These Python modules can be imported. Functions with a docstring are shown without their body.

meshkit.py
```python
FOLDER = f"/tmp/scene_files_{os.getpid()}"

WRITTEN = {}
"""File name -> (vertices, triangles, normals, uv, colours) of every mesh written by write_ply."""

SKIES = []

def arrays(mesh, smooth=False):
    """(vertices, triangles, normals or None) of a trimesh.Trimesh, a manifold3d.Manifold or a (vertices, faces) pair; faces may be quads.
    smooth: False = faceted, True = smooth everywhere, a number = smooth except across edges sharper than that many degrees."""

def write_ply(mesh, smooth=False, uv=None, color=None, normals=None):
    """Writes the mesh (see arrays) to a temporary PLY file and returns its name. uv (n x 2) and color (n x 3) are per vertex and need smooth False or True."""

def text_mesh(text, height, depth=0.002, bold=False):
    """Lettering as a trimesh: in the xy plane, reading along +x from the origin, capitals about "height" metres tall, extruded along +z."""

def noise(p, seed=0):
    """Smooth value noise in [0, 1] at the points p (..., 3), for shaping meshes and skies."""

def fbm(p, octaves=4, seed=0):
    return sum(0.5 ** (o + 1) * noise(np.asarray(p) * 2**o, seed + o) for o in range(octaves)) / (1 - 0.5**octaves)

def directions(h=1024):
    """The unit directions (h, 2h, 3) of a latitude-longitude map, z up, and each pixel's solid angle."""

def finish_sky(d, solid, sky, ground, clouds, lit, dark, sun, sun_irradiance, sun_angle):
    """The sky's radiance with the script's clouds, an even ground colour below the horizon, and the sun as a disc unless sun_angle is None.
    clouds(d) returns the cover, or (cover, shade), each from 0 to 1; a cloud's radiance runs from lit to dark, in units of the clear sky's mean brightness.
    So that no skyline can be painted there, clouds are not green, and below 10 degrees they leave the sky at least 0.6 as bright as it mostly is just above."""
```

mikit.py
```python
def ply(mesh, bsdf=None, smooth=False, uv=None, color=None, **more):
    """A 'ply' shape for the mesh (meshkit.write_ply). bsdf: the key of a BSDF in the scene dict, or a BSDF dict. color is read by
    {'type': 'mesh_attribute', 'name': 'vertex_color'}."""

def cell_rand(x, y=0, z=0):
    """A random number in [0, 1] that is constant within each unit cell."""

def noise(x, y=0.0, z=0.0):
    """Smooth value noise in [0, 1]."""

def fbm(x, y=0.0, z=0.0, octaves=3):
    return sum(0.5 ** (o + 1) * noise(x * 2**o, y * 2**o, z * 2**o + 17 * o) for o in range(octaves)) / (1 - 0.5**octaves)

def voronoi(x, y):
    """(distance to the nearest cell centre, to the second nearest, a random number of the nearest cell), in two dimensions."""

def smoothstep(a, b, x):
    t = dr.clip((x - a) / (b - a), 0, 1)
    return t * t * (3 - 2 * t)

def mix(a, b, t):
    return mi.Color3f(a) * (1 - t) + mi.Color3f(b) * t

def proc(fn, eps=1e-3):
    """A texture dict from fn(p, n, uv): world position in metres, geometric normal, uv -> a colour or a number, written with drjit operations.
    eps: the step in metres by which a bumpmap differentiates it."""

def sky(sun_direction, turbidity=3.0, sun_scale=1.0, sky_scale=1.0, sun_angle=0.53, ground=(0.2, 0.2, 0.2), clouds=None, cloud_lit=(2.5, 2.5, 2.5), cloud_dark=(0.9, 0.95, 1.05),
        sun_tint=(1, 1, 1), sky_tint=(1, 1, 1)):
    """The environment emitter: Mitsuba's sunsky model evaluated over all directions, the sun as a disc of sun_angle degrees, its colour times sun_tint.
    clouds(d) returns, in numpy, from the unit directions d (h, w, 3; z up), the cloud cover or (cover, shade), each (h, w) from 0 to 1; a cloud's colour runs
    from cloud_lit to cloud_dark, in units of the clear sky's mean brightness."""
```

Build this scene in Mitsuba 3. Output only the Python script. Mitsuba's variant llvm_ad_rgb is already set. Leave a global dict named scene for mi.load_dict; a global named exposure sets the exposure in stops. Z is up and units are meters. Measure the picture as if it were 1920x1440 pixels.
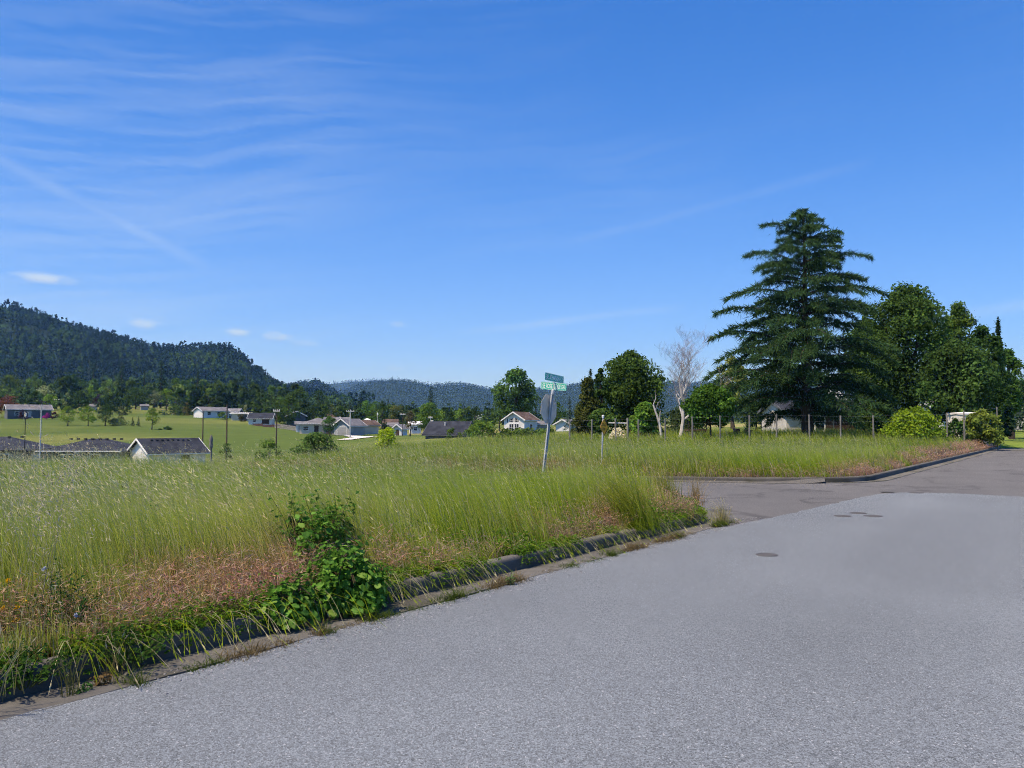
import math, random
import numpy as np, trimesh, shapely, drjit as dr, mitsuba as mi, mikit, meshkit
from shapely.geometry import Polygon, box as sbox, Point
from scipy.interpolate import RBFInterpolator
T = mi.ScalarTransform4f
PI = math.pi

# ------------------------------------------------------------------ camera, sky, exposure, air
EYE = np.array([0.0, 0.0, 1.65]); FPX = 1550.0; PITCH = math.atan(80 / FPX)
scene, labels = {}, {}
scene['camera'] = {'type': 'perspective', 'fov': 2 * math.degrees(math.atan(960 / FPX)), 'fov_axis': 'x', 'near_clip': 0.1, 'far_clip': 20000.0,
                   'to_world': T().look_at(origin=EYE.tolist(), target=[0, math.cos(PITCH), 1.65 + math.sin(PITCH)], up=[0, 0, 1]),
                   'medium': {'type': 'ref', 'id': 'air'}}
exposure = 1.97
SUN = np.array([-0.42, -0.235, 0.875]); SUN /= np.linalg.norm(SUN)

def clouds(d):
    az = np.degrees(np.arctan2(d[..., 0], d[..., 1])); el = np.degrees(np.arcsin(np.clip(d[..., 2], 0, 1)))
    def n(a, b, c=0.0, seed=0, o=4): return meshkit.fbm(np.stack([a, b, np.zeros_like(a) + c], -1), o, seed)
    w = n(az / 14, el / 7, 3, 5) - 0.5
    # thin streaks of high cirrus, a little inclined
    q = el - 0.12 * az + 3.2 * w
    st = .45 * n(az / 17, q / 1.3, 1, 11, 5) + .55 * n(az / 6, q / .3, 2, 12, 5)
    big = n(az / 38, el / 17, 2, 23, 3)
    veil = np.clip((st - 0.36) / 0.36, 0, 1) * np.clip((big - 0.30 - 0.0045 * az) / 0.34, 0, 1)
    veil = 0.15 * veil * np.clip(el / 6, 0.2, 1) * np.clip((40 - el) / 22, 0, 1)
    def band(a0, e0, a1, e1, wd, amp):
        t = np.clip((az - a0) / (a1 - a0), 0, 1); e = e0 + (e1 - e0) * t + 0.8 * w
        return amp * np.exp(-((el - e) / wd) ** 2) * np.clip(np.sin(PI * t), 0, 1) ** 0.6 * np.clip(0.3 + 1.4 * (n(az / 5, el / 3, 4, 3) - 0.2), 0, 1)
    veil = np.maximum(veil, band(-34, 16.2, -20, 10.2, 0.45, 0.30))
    veil = np.maximum(veil, band(-4, 6.6, 12, 7.9, 0.22, 0.22)); veil = np.maximum(veil, band(2, 12.4, 24, 16.4, 0.3, 0.12))
    veil = np.maximum(veil, band(24, 6.0, 42, 8.4, 0.35, 0.2)); veil = np.maximum(veil, 0.10 * np.exp(-((el - 3.0) / 1.6) ** 2)); veil = veil + (1 - veil) * 0.56 * np.exp(-el / 7.5) * (1 - .004 * az)
    # a few small flat cumulus low over the hills
    cum, sh = np.zeros_like(az), np.zeros_like(az)
    for a, e, wa, we, amp in ((-29.7, 8.9, 1.9, .34, .75), (-24.0, 6.5, 1.3, .40, .7), (-23.2, 7.0, 1.2, .22, .4), (-18.4, 6.2, 1.0, .27, .75), (-15.9, 6.0, 1.2, .33, .75), (-14.0, 5.6, 2.2, .22, .5),
                              (-7.9, 7.0, .9, .24, .45), (-8.1, 4.0, 1.6, .24, .55), (-17.3, 7.4, 1.2, .2, .3), (-11.5, 4.1, 1.2, .18, .35), (-26.5, 8.2, .7, .2, .35), (-15, 5.0, 1.8, .2, .35)):
        g = amp * np.exp(-((az - a) / wa) ** 2 - ((el - e + 0.04 * (az - a)) / we) ** 2) * np.clip(2.4 * n(az / 0.8, el / 0.4, 6, 31), 0, 1.15)
        g = g * .85; cum = np.maximum(cum, g); sh = np.maximum(sh, g * np.clip((e - el) / we * 0.8 + 0.35, 0, 1))
    return np.clip(np.maximum(veil, cum), 0, 1), np.clip(sh, 0, 1) * 0.8

scene['sky'] = mikit.sky(SUN, turbidity=3, clouds=clouds, cloud_lit=(2.45, 2.7, 2.75), cloud_dark=(1.5, 1.6, 1.85), sky_tint=(0.255, 0.71, 1.28), sun_tint=(1.0, 0.97, 0.93))
scene['air'] = {'type': 'homogeneous', 'albedo': {'type': 'rgb', 'value': [0.90, 0.94, 0.97]}, 'sigma_t': {'type': 'rgb', 'value': [2.8e-5, 5.4e-5, 1.08e-4]}}

# ------------------------------------------------------------------ naming
used = {}
def new(name, label=None, cat=None, group=None, kind=None):
    k = used.get(name, 0); used[name] = k + 1
    key = name if k == 0 else f'{name}_{k:03d}'
    labels[key] = {a: b for a, b in (('label', label), ('category', cat), ('group', group), ('kind', kind)) if b}
    return key
def put(key, mesh, mat, smooth=False, col=None, **more):
    v, f = mesh[0], mesh[1]
    scene[key] = mikit.ply((v, f), mat, smooth=smooth, color=col, **more)
    return key
def part(parent, name, mesh, mat, smooth=False, col=None, label=None, kind=None, **more):
    base = parent + '__' + name; k = used.get(base, 0); used[base] = k + 1
    key = base if k == 0 else f'{base}_{k:03d}'
    lab = {a: b for a, b in (('label', label), ('kind', kind)) if b}
    if lab: labels[key] = lab
    return put(key, mesh, mat, smooth, col, **more)

# ------------------------------------------------------------------ mesh helpers ((v, f) pairs of numpy arrays)
def cat(ms):
    vs, fs, n = [], [], 0
    for m in ms:
        vs.append(np.asarray(m[0], float)); fs.append(np.asarray(m[1], int) + n); n += len(m[0])
    return np.vstack(vs), np.vstack(fs)
CV = np.array([[x, y, z] for x in (-.5, .5) for y in (-.5, .5) for z in (-.5, .5)])
CF = np.array([[0, 1, 3], [0, 3, 2], [4, 6, 7], [4, 7, 5], [0, 4, 5], [0, 5, 1], [2, 3, 7], [2, 7, 6], [0, 2, 6], [0, 6, 4], [1, 5, 7], [1, 7, 3]])
def box(c, s): return CV * np.asarray(s, float) + np.asarray(c, float), CF
def bev(c, s, r=0.02):
    import manifold3d as m3
    h = np.asarray(s, float) / 2
    pts = np.vstack([CV * 2 * (h - np.eye(3)[k] * 0 - r * (1 - np.eye(3)[k])) for k in range(3)])
    m = trimesh.Trimesh(pts, process=False).convex_hull
    return np.asarray(m.vertices) + np.asarray(c, float), np.asarray(m.faces)
def rot(m, deg, axis='z', c=(0, 0, 0)):
    a = math.radians(deg); co, si = math.cos(a), math.sin(a)
    R = {'z': [[co, -si, 0], [si, co, 0], [0, 0, 1]], 'x': [[1, 0, 0], [0, co, -si], [0, si, co]], 'y': [[co, 0, si], [0, 1, 0], [-si, 0, co]]}[axis]
    return (m[0] - np.asarray(c)) @ np.array(R).T + np.asarray(c), m[1]
def mov(m, d): return m[0] + np.asarray(d, float), m[1]
def tube(p, r, n=6, cap=True):
    p = np.asarray(p, float); r = np.broadcast_to(np.asarray(r, float), len(p))
    t = np.gradient(p, axis=0); t /= np.linalg.norm(t, axis=1, keepdims=True) + 1e-9
    ref = np.array([0.31, 0.95, 0.05]) if abs(t[0][1]) < .8 else np.array([1.0, 0, 0])
    a = np.cross(t, ref); a /= np.linalg.norm(a, axis=1, keepdims=True); b = np.cross(t, a)
    th = np.arange(n) * 2 * PI / n
    v = (p[:, None] + r[:, None, None] * (np.cos(th)[None, :, None] * a[:, None] + np.sin(th)[None, :, None] * b[:, None])).reshape(-1, 3)
    f = []
    for i in range(len(p) - 1):
        for j in range(n):
            q, w = i * n + j, i * n + (j + 1) % n
            f += [[q, w, w + n], [q, w + n, q + n]]
    if cap:
        for base, flip in ((0, False), ((len(p) - 1) * n, True)):
            for j in range(1, n - 1):
                f.append([base, base + j + 1, base + j] if not flip else [base, base + j, base + j + 1])
    return v, np.array(f)
def lathe(prof, n=20):
    prof = np.asarray(prof, float); th = np.arange(n) * 2 * PI / n
    v = np.stack([prof[:, 0][:, None] * np.cos(th), prof[:, 0][:, None] * np.sin(th), np.repeat(prof[:, 1][:, None], n, 1)], -1).reshape(-1, 3)
    f = []
    for i in range(len(prof) - 1):
        for j in range(n):
            a, b = i * n + j, i * n + (j + 1) % n
            f += [[a, b, b + n], [a, b + n, a + n]]
    return v, np.array(f)
def extrude(poly, depth):
    m = trimesh.creation.extrude_polygon(poly, depth, engine='earcut'); return np.asarray(m.vertices), np.asarray(m.faces)
def tm(m): return np.asarray(m.vertices), np.asarray(m.faces)

def leaves(rng, P, N, L, W, col, fold=0.25):
    """rhombic leaves (or leaf clumps) at P with normals N"""
    n = len(P); N = N / (np.linalg.norm(N, axis=1, keepdims=True) + 1e-9)
    r = rng.normal(size=(n, 3)); a = np.cross(N, r); a /= np.linalg.norm(a, axis=1, keepdims=True) + 1e-9; b = np.cross(N, a)
    L = np.broadcast_to(L, n)[:, None]; W = np.broadcast_to(W, n)[:, None]
    up = N * W * fold
    v = np.stack([P - a * L / 2, P + b * W / 2 + up, P + a * L / 2, P - b * W / 2 + up], 1).reshape(-1, 3)
    i = np.arange(n)[:, None] * 4
    f = np.concatenate([i + [0, 1, 2], i + [0, 2, 3]], 1).reshape(-1, 3)
    return v, f, np.repeat(col, 4, 0)
def strips(rng, P, D, L, W, c0, c1):
    """needle sprays: narrow triangles from P along D"""
    n = len(P); D = D / (np.linalg.norm(D, axis=1, keepdims=True) + 1e-9)
    s = np.cross(D, rng.normal(size=(n, 3))); s /= np.linalg.norm(s, axis=1, keepdims=True) + 1e-9
    L = np.broadcast_to(L, n)[:, None]; W = np.broadcast_to(W, n)[:, None]
    v = np.stack([P - s * W / 2, P + s * W / 2, P + D * L], 1).reshape(-1, 3)
    c = np.stack([c0, c0, c1], 1).reshape(-1, 3)
    return v, np.arange(3 * n).reshape(-1, 3), c
def catc(ms):
    v, f = cat([(m[0], m[1]) for m in ms]); return v, f, np.vstack([m[2] for m in ms])

# ------------------------------------------------------------------ survey: where the sight line to a picture point is, Y metres north of the camera
def at(px, py, Y):
    yu = (720 - py) / FPX; d = np.array([(px - 960) / FPX, math.cos(PITCH) - yu * math.sin(PITCH), math.sin(PITCH) + yu * math.cos(PITCH)])
    return EYE + d * (Y / d[1])
UR = np.array([math.sin(math.radians(34.7)), math.cos(math.radians(34.7))]); NR = np.array([UR[1], -UR[0]])   # along the road, to its right
def st(x, y): return x * UR[0] + y * UR[1], x * NR[0] + y * NR[1]
def xy(s, t): return s * UR[0] + t * NR[0], s * UR[1] + t * NR[1]
KERB_T, S0, S1, R0, R1 = -5.5, 15.55, 25.1, 2.1, 2.8
def quad_depth(a, b, R):
    return np.where((a < R) & (b < R), R - np.hypot(np.minimum(a - R, 0), np.minimum(b - R, 0)), np.minimum(a, b))
def lot_depth(x, y):
    """(metres inside the near lot, inside the far lot) measured from the kerb face; negative on the pavement"""
    s, t = st(x, y); a = KERB_T - t
    return quad_depth(a, S0 - s, R0), quad_depth(a, s - S1, R1)
def drop(t): return -0.022 * np.maximum(0, -np.asarray(t) - 6.5) - 0.0006 * np.maximum(0, -np.asarray(t) - 12) ** 2 * 1
ctl = []
for px in (-200, 100, 350, 600, 850, 1100):
    for Y in (4, 10, 17): ctl.append((*at(px, 0, Y)[:2], .12 if Y < 12 or px > 400 else .02))
for px, Y, z in ((-300, 24, -.25), (0, 24, -.21), (130, 25, -.16), (230, 25, -.05), (320, 25, .04), (400, 26, .04), (600, 26, -.02), (800, 26, -.05), (960, 26, 0), (1100, 27, .06), (1400, 27, .12), (1700, 30, .12), (1850, 55, .12), (1950, 72, .12),
                 (700, 38, -.1), (850, 40, .05), (960, 45, .2), (1100, 45, .3), (1300, 45, .35), (1500, 45, .38), (1700, 48, .35), (1000, 62, .45), (1200, 65, .75), (1400, 65, .8), (1600, 65, .85), (1800, 68, .75),
                 (1950, 100, .75), (1880, 130, 1.6), (1990, 135, 1.6), (1880, 84, .35), (1600, 110, 1.6), (1300, 110, 1.4), (1100, 110, .7), (700, 62, -.4), (850, 65, .1), (500, 45, -.7), (300, 45, -1.2), (100, 45, -1.6), (-300, 45, -2), (500, 70, -2.4), (250, 70, -3.2), (0, 70, -3.4),
                 (0, 110, -4.0), (200, 110, -4.1), (400, 110, -3.9), (600, 110, -2.0), (750, 110, -.7), (-300, 110, -4), (0, 140, -3.0), (300, 145, -1.8), (450, 150, -1.7), (600, 150, -1.0), (750, 150, -.4), (900, 150, .0),
                 (100, 190, -.3), (300, 190, .4), (450, 190, .2), (600, 190, -.1), (700, 190, -.4), (900, 190, .1), (1050, 180, .8), (75, 260, 4.3), (166, 222, 1.9), (286, 205, 1.0), (240, 330, 9.0), (330, 310, 6.4),
                 (420, 280, 4.6), (500, 255, 2.8), (580, 240, 1.2), (660, 250, .2), (800, 260, .6), (950, 260, 1.0), (100, 340, 8.8), (0, 400, 13), (200, 400, 12), (400, 400, 9.5), (550, 400, 6.5), (700, 400, 3.0), (900, 400, 2.5),
                 (1300, 300, 3), (1700, 300, 4), (1950, 250, 4), (0, 700, 26), (300, 700, 24), (550, 700, 18), (750, 700, 9), (950, 700, 7), (1400, 700, 7), (1950, 700, 8), (-400, 250, 3), (-400, 450, 14), (-400, 700, 26)):
    ctl.append((*at(px, 0, Y)[:2], z))
for x, y, z in ((30, 10, .1), (60, 40, .3), (0, -40, 0), (-60, -40, -1), (60, -40, .3), (-40, 0, 0.0), (120, 120, 2), (-140, 40, -3)): ctl.append((x, y, z))
ctl = np.array(ctl); _rbf = RBFInterpolator(ctl[:, :2] / 100, ctl[:, 2], kernel='linear', smoothing=0.002)
def sstep(a, b, x):
    q = np.clip((np.asarray(x, float) - a) / (b - a), 0, 1); return q * q * (3 - 2 * q)
def base_h(x, y):
    x, y = np.atleast_1d(np.asarray(x, float)), np.atleast_1d(np.asarray(y, float)); r = np.hypot(x, y)
    k = np.minimum(1, 680 / np.maximum(r, 1e-6))
    z = np.empty_like(x); flat = np.stack([x * k, y * k], -1).reshape(-1, 2) / 100; out = np.empty(len(flat))
    for i in range(0, len(flat), 40000): out[i:i + 40000] = _rbf(flat[i:i + 40000])
    z = out.reshape(x.shape); w = sstep(650, 1000, r)
    return z * (1 - w) + 12 * w
def ground_h(x, y):
    """the ground sheet: lots inside the kerbs, bedding under the pavement"""
    x, y = np.atleast_1d(np.asarray(x, float)), np.atleast_1d(np.asarray(y, float)); s, t = st(x, y)
    a, b = lot_depth(x, y); d = np.maximum(a, b); z = base_h(x, y)
    near = sstep(90, 40, np.hypot(x, y))
    lump = 0.10 * (meshkit.noise(np.stack([x / 2.3, y / 2.3, 0 * x], -1), 4) - .5) * near
    inside = z + lump * sstep(.6, 2, d)
    pav = np.where(t > 6.2, z - .02, drop(t) - 0.12)                       # right of the road the ground is natural again
    w = sstep(0.2, 0.5, d)
    edge = sstep(5.2, 7.5, t)
    z2 = pav * (1 - w) + inside * w
    z2 = np.where(t > 5, (-.12) * (1 - edge) + z * edge, z2)
    far = sstep(72, 82, s) * (t > -9)                                      # the road ends, lawn beyond
    z2 = np.where((t > -9), z2 * (1 - far) + z * far, z2)
    side = (t < -40)                                                       # the side street runs out of sight down the slope
    return np.where(side & (d < 1), z - .05, z2)

# ------------------------------------------------------------------ materials
def rgb(*c): return {'type': 'rgb', 'value': [float(x) for x in (c[0] if len(c) == 1 else c)]}
def plain(name, c, rough=.7, spec=.3, metallic=0.0):
    scene[name] = {'type': 'twosided', 'bsdf': {'type': 'principled', 'base_color': rgb(c), 'roughness': rough, 'specular': spec, 'metallic': metallic}}
    return name
def noisy(name, c0, c1, scale, rough=.85, stretch=(1, 1, 1), spec=.25):
    sx, sy, sz = [scale * q for q in stretch]
    def fn(p, n, uv): return mikit.mix(c0, c1, mikit.smoothstep(.25, .75, mikit.fbm(p.x * sx, p.y * sy, p.z * sz, 4)))
    scene[name] = {'type': 'twosided', 'bsdf': {'type': 'principled', 'base_color': mikit.proc(fn), 'roughness': rough, 'specular': spec}}
    return name
VC = {'type': 'mesh_attribute', 'name': 'vertex_color'}
scene['leaf'] = {'type': 'principledthin', 'base_color': VC, 'roughness': .6, 'diff_trans': .75, 'spec_trans': 0.0, 'eta': 1.22}
scene['blade'] = {'type': 'principledthin', 'base_color': VC, 'roughness': .8, 'diff_trans': .95, 'spec_trans': 0.0, 'eta': 1.12}
scene['wood'] = {'type': 'twosided', 'bsdf': {'type': 'principled', 'base_color': VC, 'roughness': .9, 'specular': .15}}
noisy('bark', (.035, .027, .02), (.09, .072, .055), 3, .95, (1, 1, .35))
noisy('pole_wood', (.06, .042, .03), (.13, .095, .07), 4, .9, (1, 1, .1))
noisy('post_wood', (.15, .145, .13), (.26, .25, .225), 9, .9, (1, 1, .2))
noisy('galvanised', (.33, .36, .39), (.47, .5, .53), 14, .5, (1, 1, .3), .5)
noisy('sign_back', (.56, .48, .39), (.66, .57, .47), 5, .55, (1, 1, 1), .4)
noisy('roof_charcoal', (.021, .025, .036), (.042, .048, .064), 1.3, .9)
noisy('roof_grey', (.13, .13, .14), (.20, .20, .21), 1.1, .9)
noisy('roof_brown', (.075, .05, .04), (.14, .1, .08), 1.3, .9)
noisy('wall_white', (.66, .66, .65), (.76, .76, .75), .8, .7)
noisy('wall_grey', (.30, .31, .32), (.38, .39, .40), .8, .75)
noisy('wall_stone', (.46, .44, .40), (.56, .54, .5), .8, .8)
noisy('wall_taupe', (.22, .2, .18), (.3, .275, .25), .8, .8)
noisy('wall_beige', (.5, .46, .38), (.6, .55, .46), .8, .8)
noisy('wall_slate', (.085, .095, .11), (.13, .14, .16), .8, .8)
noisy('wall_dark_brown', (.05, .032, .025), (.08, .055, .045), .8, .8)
noisy('roof_white', (.7, .7, .7), (.8, .8, .8), .6, .6)
plain('trim_white', (.78, .78, .76), .5); plain('glass_dark', (.018, .022, .03), .08, .6); plain('door_aqua', (.42, .52, .52), .6)
plain('sign_green', (.012, .44, .31), .45, .5); plain('sign_white', (.85, .87, .86), .45); plain('sign_yellow', (.9, .40, .008), .5); plain('sign_black', (.02, .02, .02), .6)
plain('dark_metal', (.03, .03, .032), .6); plain('iron', (.075, .075, .075), .7, .3); plain('rail_white', (.55, .55, .52), .7); plain('block_white', (.7, .68, .63), .9)
noisy('fence_board', (.16, .15, .14), (.27, .26, .25), 2, .9); noisy('fence_maroon', (.06, .035, .035), (.1, .06, .055), 2, .9)

def chipseal(p, n, uv):
    f1, f2, r = mikit.voronoi(p.x * 125, p.y * 125)
    g1, g2, q = mikit.voronoi(p.x * 41 + 7, p.y * 41)
    v = .095 + .175 * r + .045 * (q - .5)
    v = v * mikit.mix(.62, 1., mikit.smoothstep(.0, .22, f2 - f1)).x
    v = v * (.84 + .32 * mikit.fbm(p.x * .45, p.y * .45, 0, 5)) * (.93 + .14 * mikit.noise((p.x * UR[1] - p.y * UR[0]) * 1.3, (p.x * UR[0] + p.y * UR[1]) * .06))
    br = mikit.smoothstep(.985, 1., r)
    c = mikit.mix((.0, .0, .0), (.875, 1.0, 1.11), v)
    return mikit.mix(c, (.5, .5, .52), br * .8)
def chip_h(p, n, uv):
    f1, f2, r = mikit.voronoi(p.x * 125, p.y * 125)
    return .0035 * (1 - dr.minimum(f1, 1.)) * (.4 + r)
scene['chipseal'] = {'type': 'twosided', 'bsdf': {'type': 'bumpmap', 'arbitrary': mikit.proc(chip_h, 2e-3), 'scale': 1.0, 'bsdf': {'type': 'principled', 'base_color': mikit.proc(chipseal), 'roughness': .72, 'specular': .4}}}
def asphalt(p, n, uv):
    f1, f2, r = mikit.voronoi(p.x * 70, p.y * 70)
    v = .072 + .04 * r
    v = v * (.8 + .4 * mikit.fbm(p.x * .7, p.y * .7, 1, 5))
    crack = mikit.smoothstep(.03, .0, dr.abs(mikit.fbm(p.x * .35, p.y * .35, 8, 4) - .5)) * .35
    return mikit.mix((0, 0, 0), (.98, .985, .985), v * (1 - crack))
scene['asphalt'] = {'type': 'twosided', 'bsdf': {'type': 'principled', 'base_color': mikit.proc(asphalt), 'roughness': .8, 'specular': .3}}
def concrete(p, n, uv):
    a = mikit.fbm(p.x * 5, p.y * 5, p.z * 5, 5); b = mikit.fbm(p.x * .9, p.y * .9, p.z, 3)
    sp = mikit.cell_rand(p.x * 260, p.y * 260, p.z * 260)
    c = mikit.mix((.058, .057, .053), (.138, .136, .126), a * .6 + b * .4)
    c = mikit.mix(c, (.05, .05, .035), mikit.smoothstep(.5, .72, mikit.fbm(p.x * 2.2, p.y * 2.2, 3 + p.z * 4, 5)) * .7)
    return c * (.86 + .28 * sp)
scene['concrete'] = {'type': 'twosided', 'bsdf': {'type': 'principled', 'base_color': mikit.proc(concrete), 'roughness': .9, 'specular': .2}}
def soil(p, n, uv):
    r = dr.sqrt(p.x * p.x + p.y * p.y)
    near = mikit.mix((.035, .03, .018), (.075, .065, .035), mikit.fbm(p.x * 3, p.y * 3, 0, 4))
    a = mikit.fbm(p.x * .02, p.y * .035, 0, 4); b = mikit.fbm(p.x * .35, p.y * .8, 2, 4)
    past = mikit.mix((.062, .092, .02), (.115, .132, .036), mikit.smoothstep(.3, .7, a))
    past = mikit.mix(past, (.185, .17, .07), mikit.smoothstep(.52, .72, mikit.fbm(p.x * .012 + 4, p.y * .03, 5, 4)) * .75)
    past = past * (.78 + .44 * b)
    lawn = mikit.smoothstep(64, 74, p.x * UR[0] + p.y * UR[1]) * mikit.smoothstep(-14, -9, p.x * NR[0] + p.y * NR[1])
    c = mikit.mix(near, past, mikit.smoothstep(55, 75, r))
    stripe = .85 + .3 * mikit.smoothstep(.3, .7, mikit.noise((p.x * UR[0] + p.y * UR[1]) * .45, (p.x * NR[0] + p.y * NR[1]) * .1))
    return mikit.mix(c, mikit.mix((.07, .12, .018), (.14, .18, .04), mikit.fbm(p.x * .7, p.y * .7, 1, 4)) * stripe, lawn)
scene['ground_cover'] = {'type': 'twosided', 'bsdf': {'type': 'principled', 'base_color': mikit.proc(soil), 'roughness': .95, 'specular': .1}}
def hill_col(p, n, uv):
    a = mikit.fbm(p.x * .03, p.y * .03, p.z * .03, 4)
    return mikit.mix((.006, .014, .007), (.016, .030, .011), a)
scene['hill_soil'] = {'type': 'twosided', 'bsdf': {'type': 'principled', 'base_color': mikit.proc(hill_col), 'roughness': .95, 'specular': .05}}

# ------------------------------------------------------------------ the setting: ground, roads, kerbs, hills
def build_ground():
    radii = np.concatenate([np.linspace(0.6, 3.5, 8), np.arange(3.7, 20, .16), np.geomspace(20, 90, 90), np.geomspace(92, 6400, 70)])
    ang = np.concatenate([np.linspace(-50, 50, 350), np.linspace(56, 304, 63)]); ang = np.sort(np.where(ang > 180, ang - 360, ang))
    R, A = np.meshgrid(radii, np.radians(ang), indexing='ij'); X, Y = R * np.sin(A), R * np.cos(A)
    Z = ground_h(X.ravel(), Y.ravel()).reshape(X.shape)
    v = np.stack([X, Y, Z], -1).reshape(-1, 3); nr, na = R.shape
    i, j = np.meshgrid(np.arange(nr - 1), np.arange(na), indexing='ij'); j2 = (j + 1) % na
    a, b, c, d = i * na + j, (i + 1) * na + j, (i + 1) * na + j2, i * na + j2
    f = np.concatenate([np.stack([a, b, c], -1).reshape(-1, 3), np.stack([a, c, d], -1).reshape(-1, 3)])
    v = np.vstack([v, [[0, 0, -.12]]]); k = len(v) - 1; jj = np.arange(na)
    f = np.vstack([f, np.stack([np.full(na, k), jj, (jj + 1) % na], -1)])
    f = f[:, ::-1] if np.cross(v[f[0, 1]] - v[f[0, 0]], v[f[0, 2]] - v[f[0, 0]])[2] < 0 else f
    put(new('ground', 'grassy ground of the lots, pasture and valley', kind='structure'), (v, f), 'ground_cover', smooth=True)
build_ground()

def lot_poly(near, grow):
    if near: p = sbox(-60, -70, S0 - R0, KERB_T).union(sbox(-60, -70, S0, KERB_T - R0)).union(Point(S0 - R0, KERB_T - R0).buffer(R0, 24))
    else: p = sbox(S1 + R1, -70, 120, KERB_T).union(sbox(S1, -70, 120, KERB_T - R1)).union(Point(S1 + R1, KERB_T - R1).buffer(R1, 24))
    return p.buffer(grow, 24)
def sheet(poly, z, size):
    ms = []
    for g in getattr(poly, 'geoms', [poly]):
        m = trimesh.creation.triangulate_polygon(g, engine='earcut'); v, f = np.asarray(m[0]), np.asarray(m[1])
        v3 = np.column_stack([v, np.zeros(len(v))])
        for _ in range(9):
            e = np.linalg.norm(v3[f] - v3[f[:, [1, 2, 0]]], axis=2).max(1)
            if e.max() < size: break
            v3, f = trimesh.remesh.subdivide(v3, f, np.nonzero(e > size)[0]) if False else trimesh.remesh.subdivide_to_size(v3, f, size, max_iter=14)
        ms.append((v3, f))
    v, f = cat(ms); x, y = xy(v[:, 0], v[:, 1])
    zz = z(v[:, 0], v[:, 1]) if callable(z) else np.full(len(v), z)
    w = np.column_stack([x, y, zz])
    n = np.cross(w[f[:, 1]] - w[f[:, 0]], w[f[:, 2]] - w[f[:, 0]])[:, 2]
    f[n < 0] = f[n < 0][:, ::-1]
    return w, f
pave = sbox(-14, -60, 78, 5.9).difference(lot_poly(True, .40)).difference(lot_poly(False, .40))
put(new('road', 'old brownish asphalt of the side street and the far half of the main road', kind='structure'), sheet(pave, lambda s, t: drop(t) - .012, 3.0), 'asphalt')
rg = np.random.default_rng(5)
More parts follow.
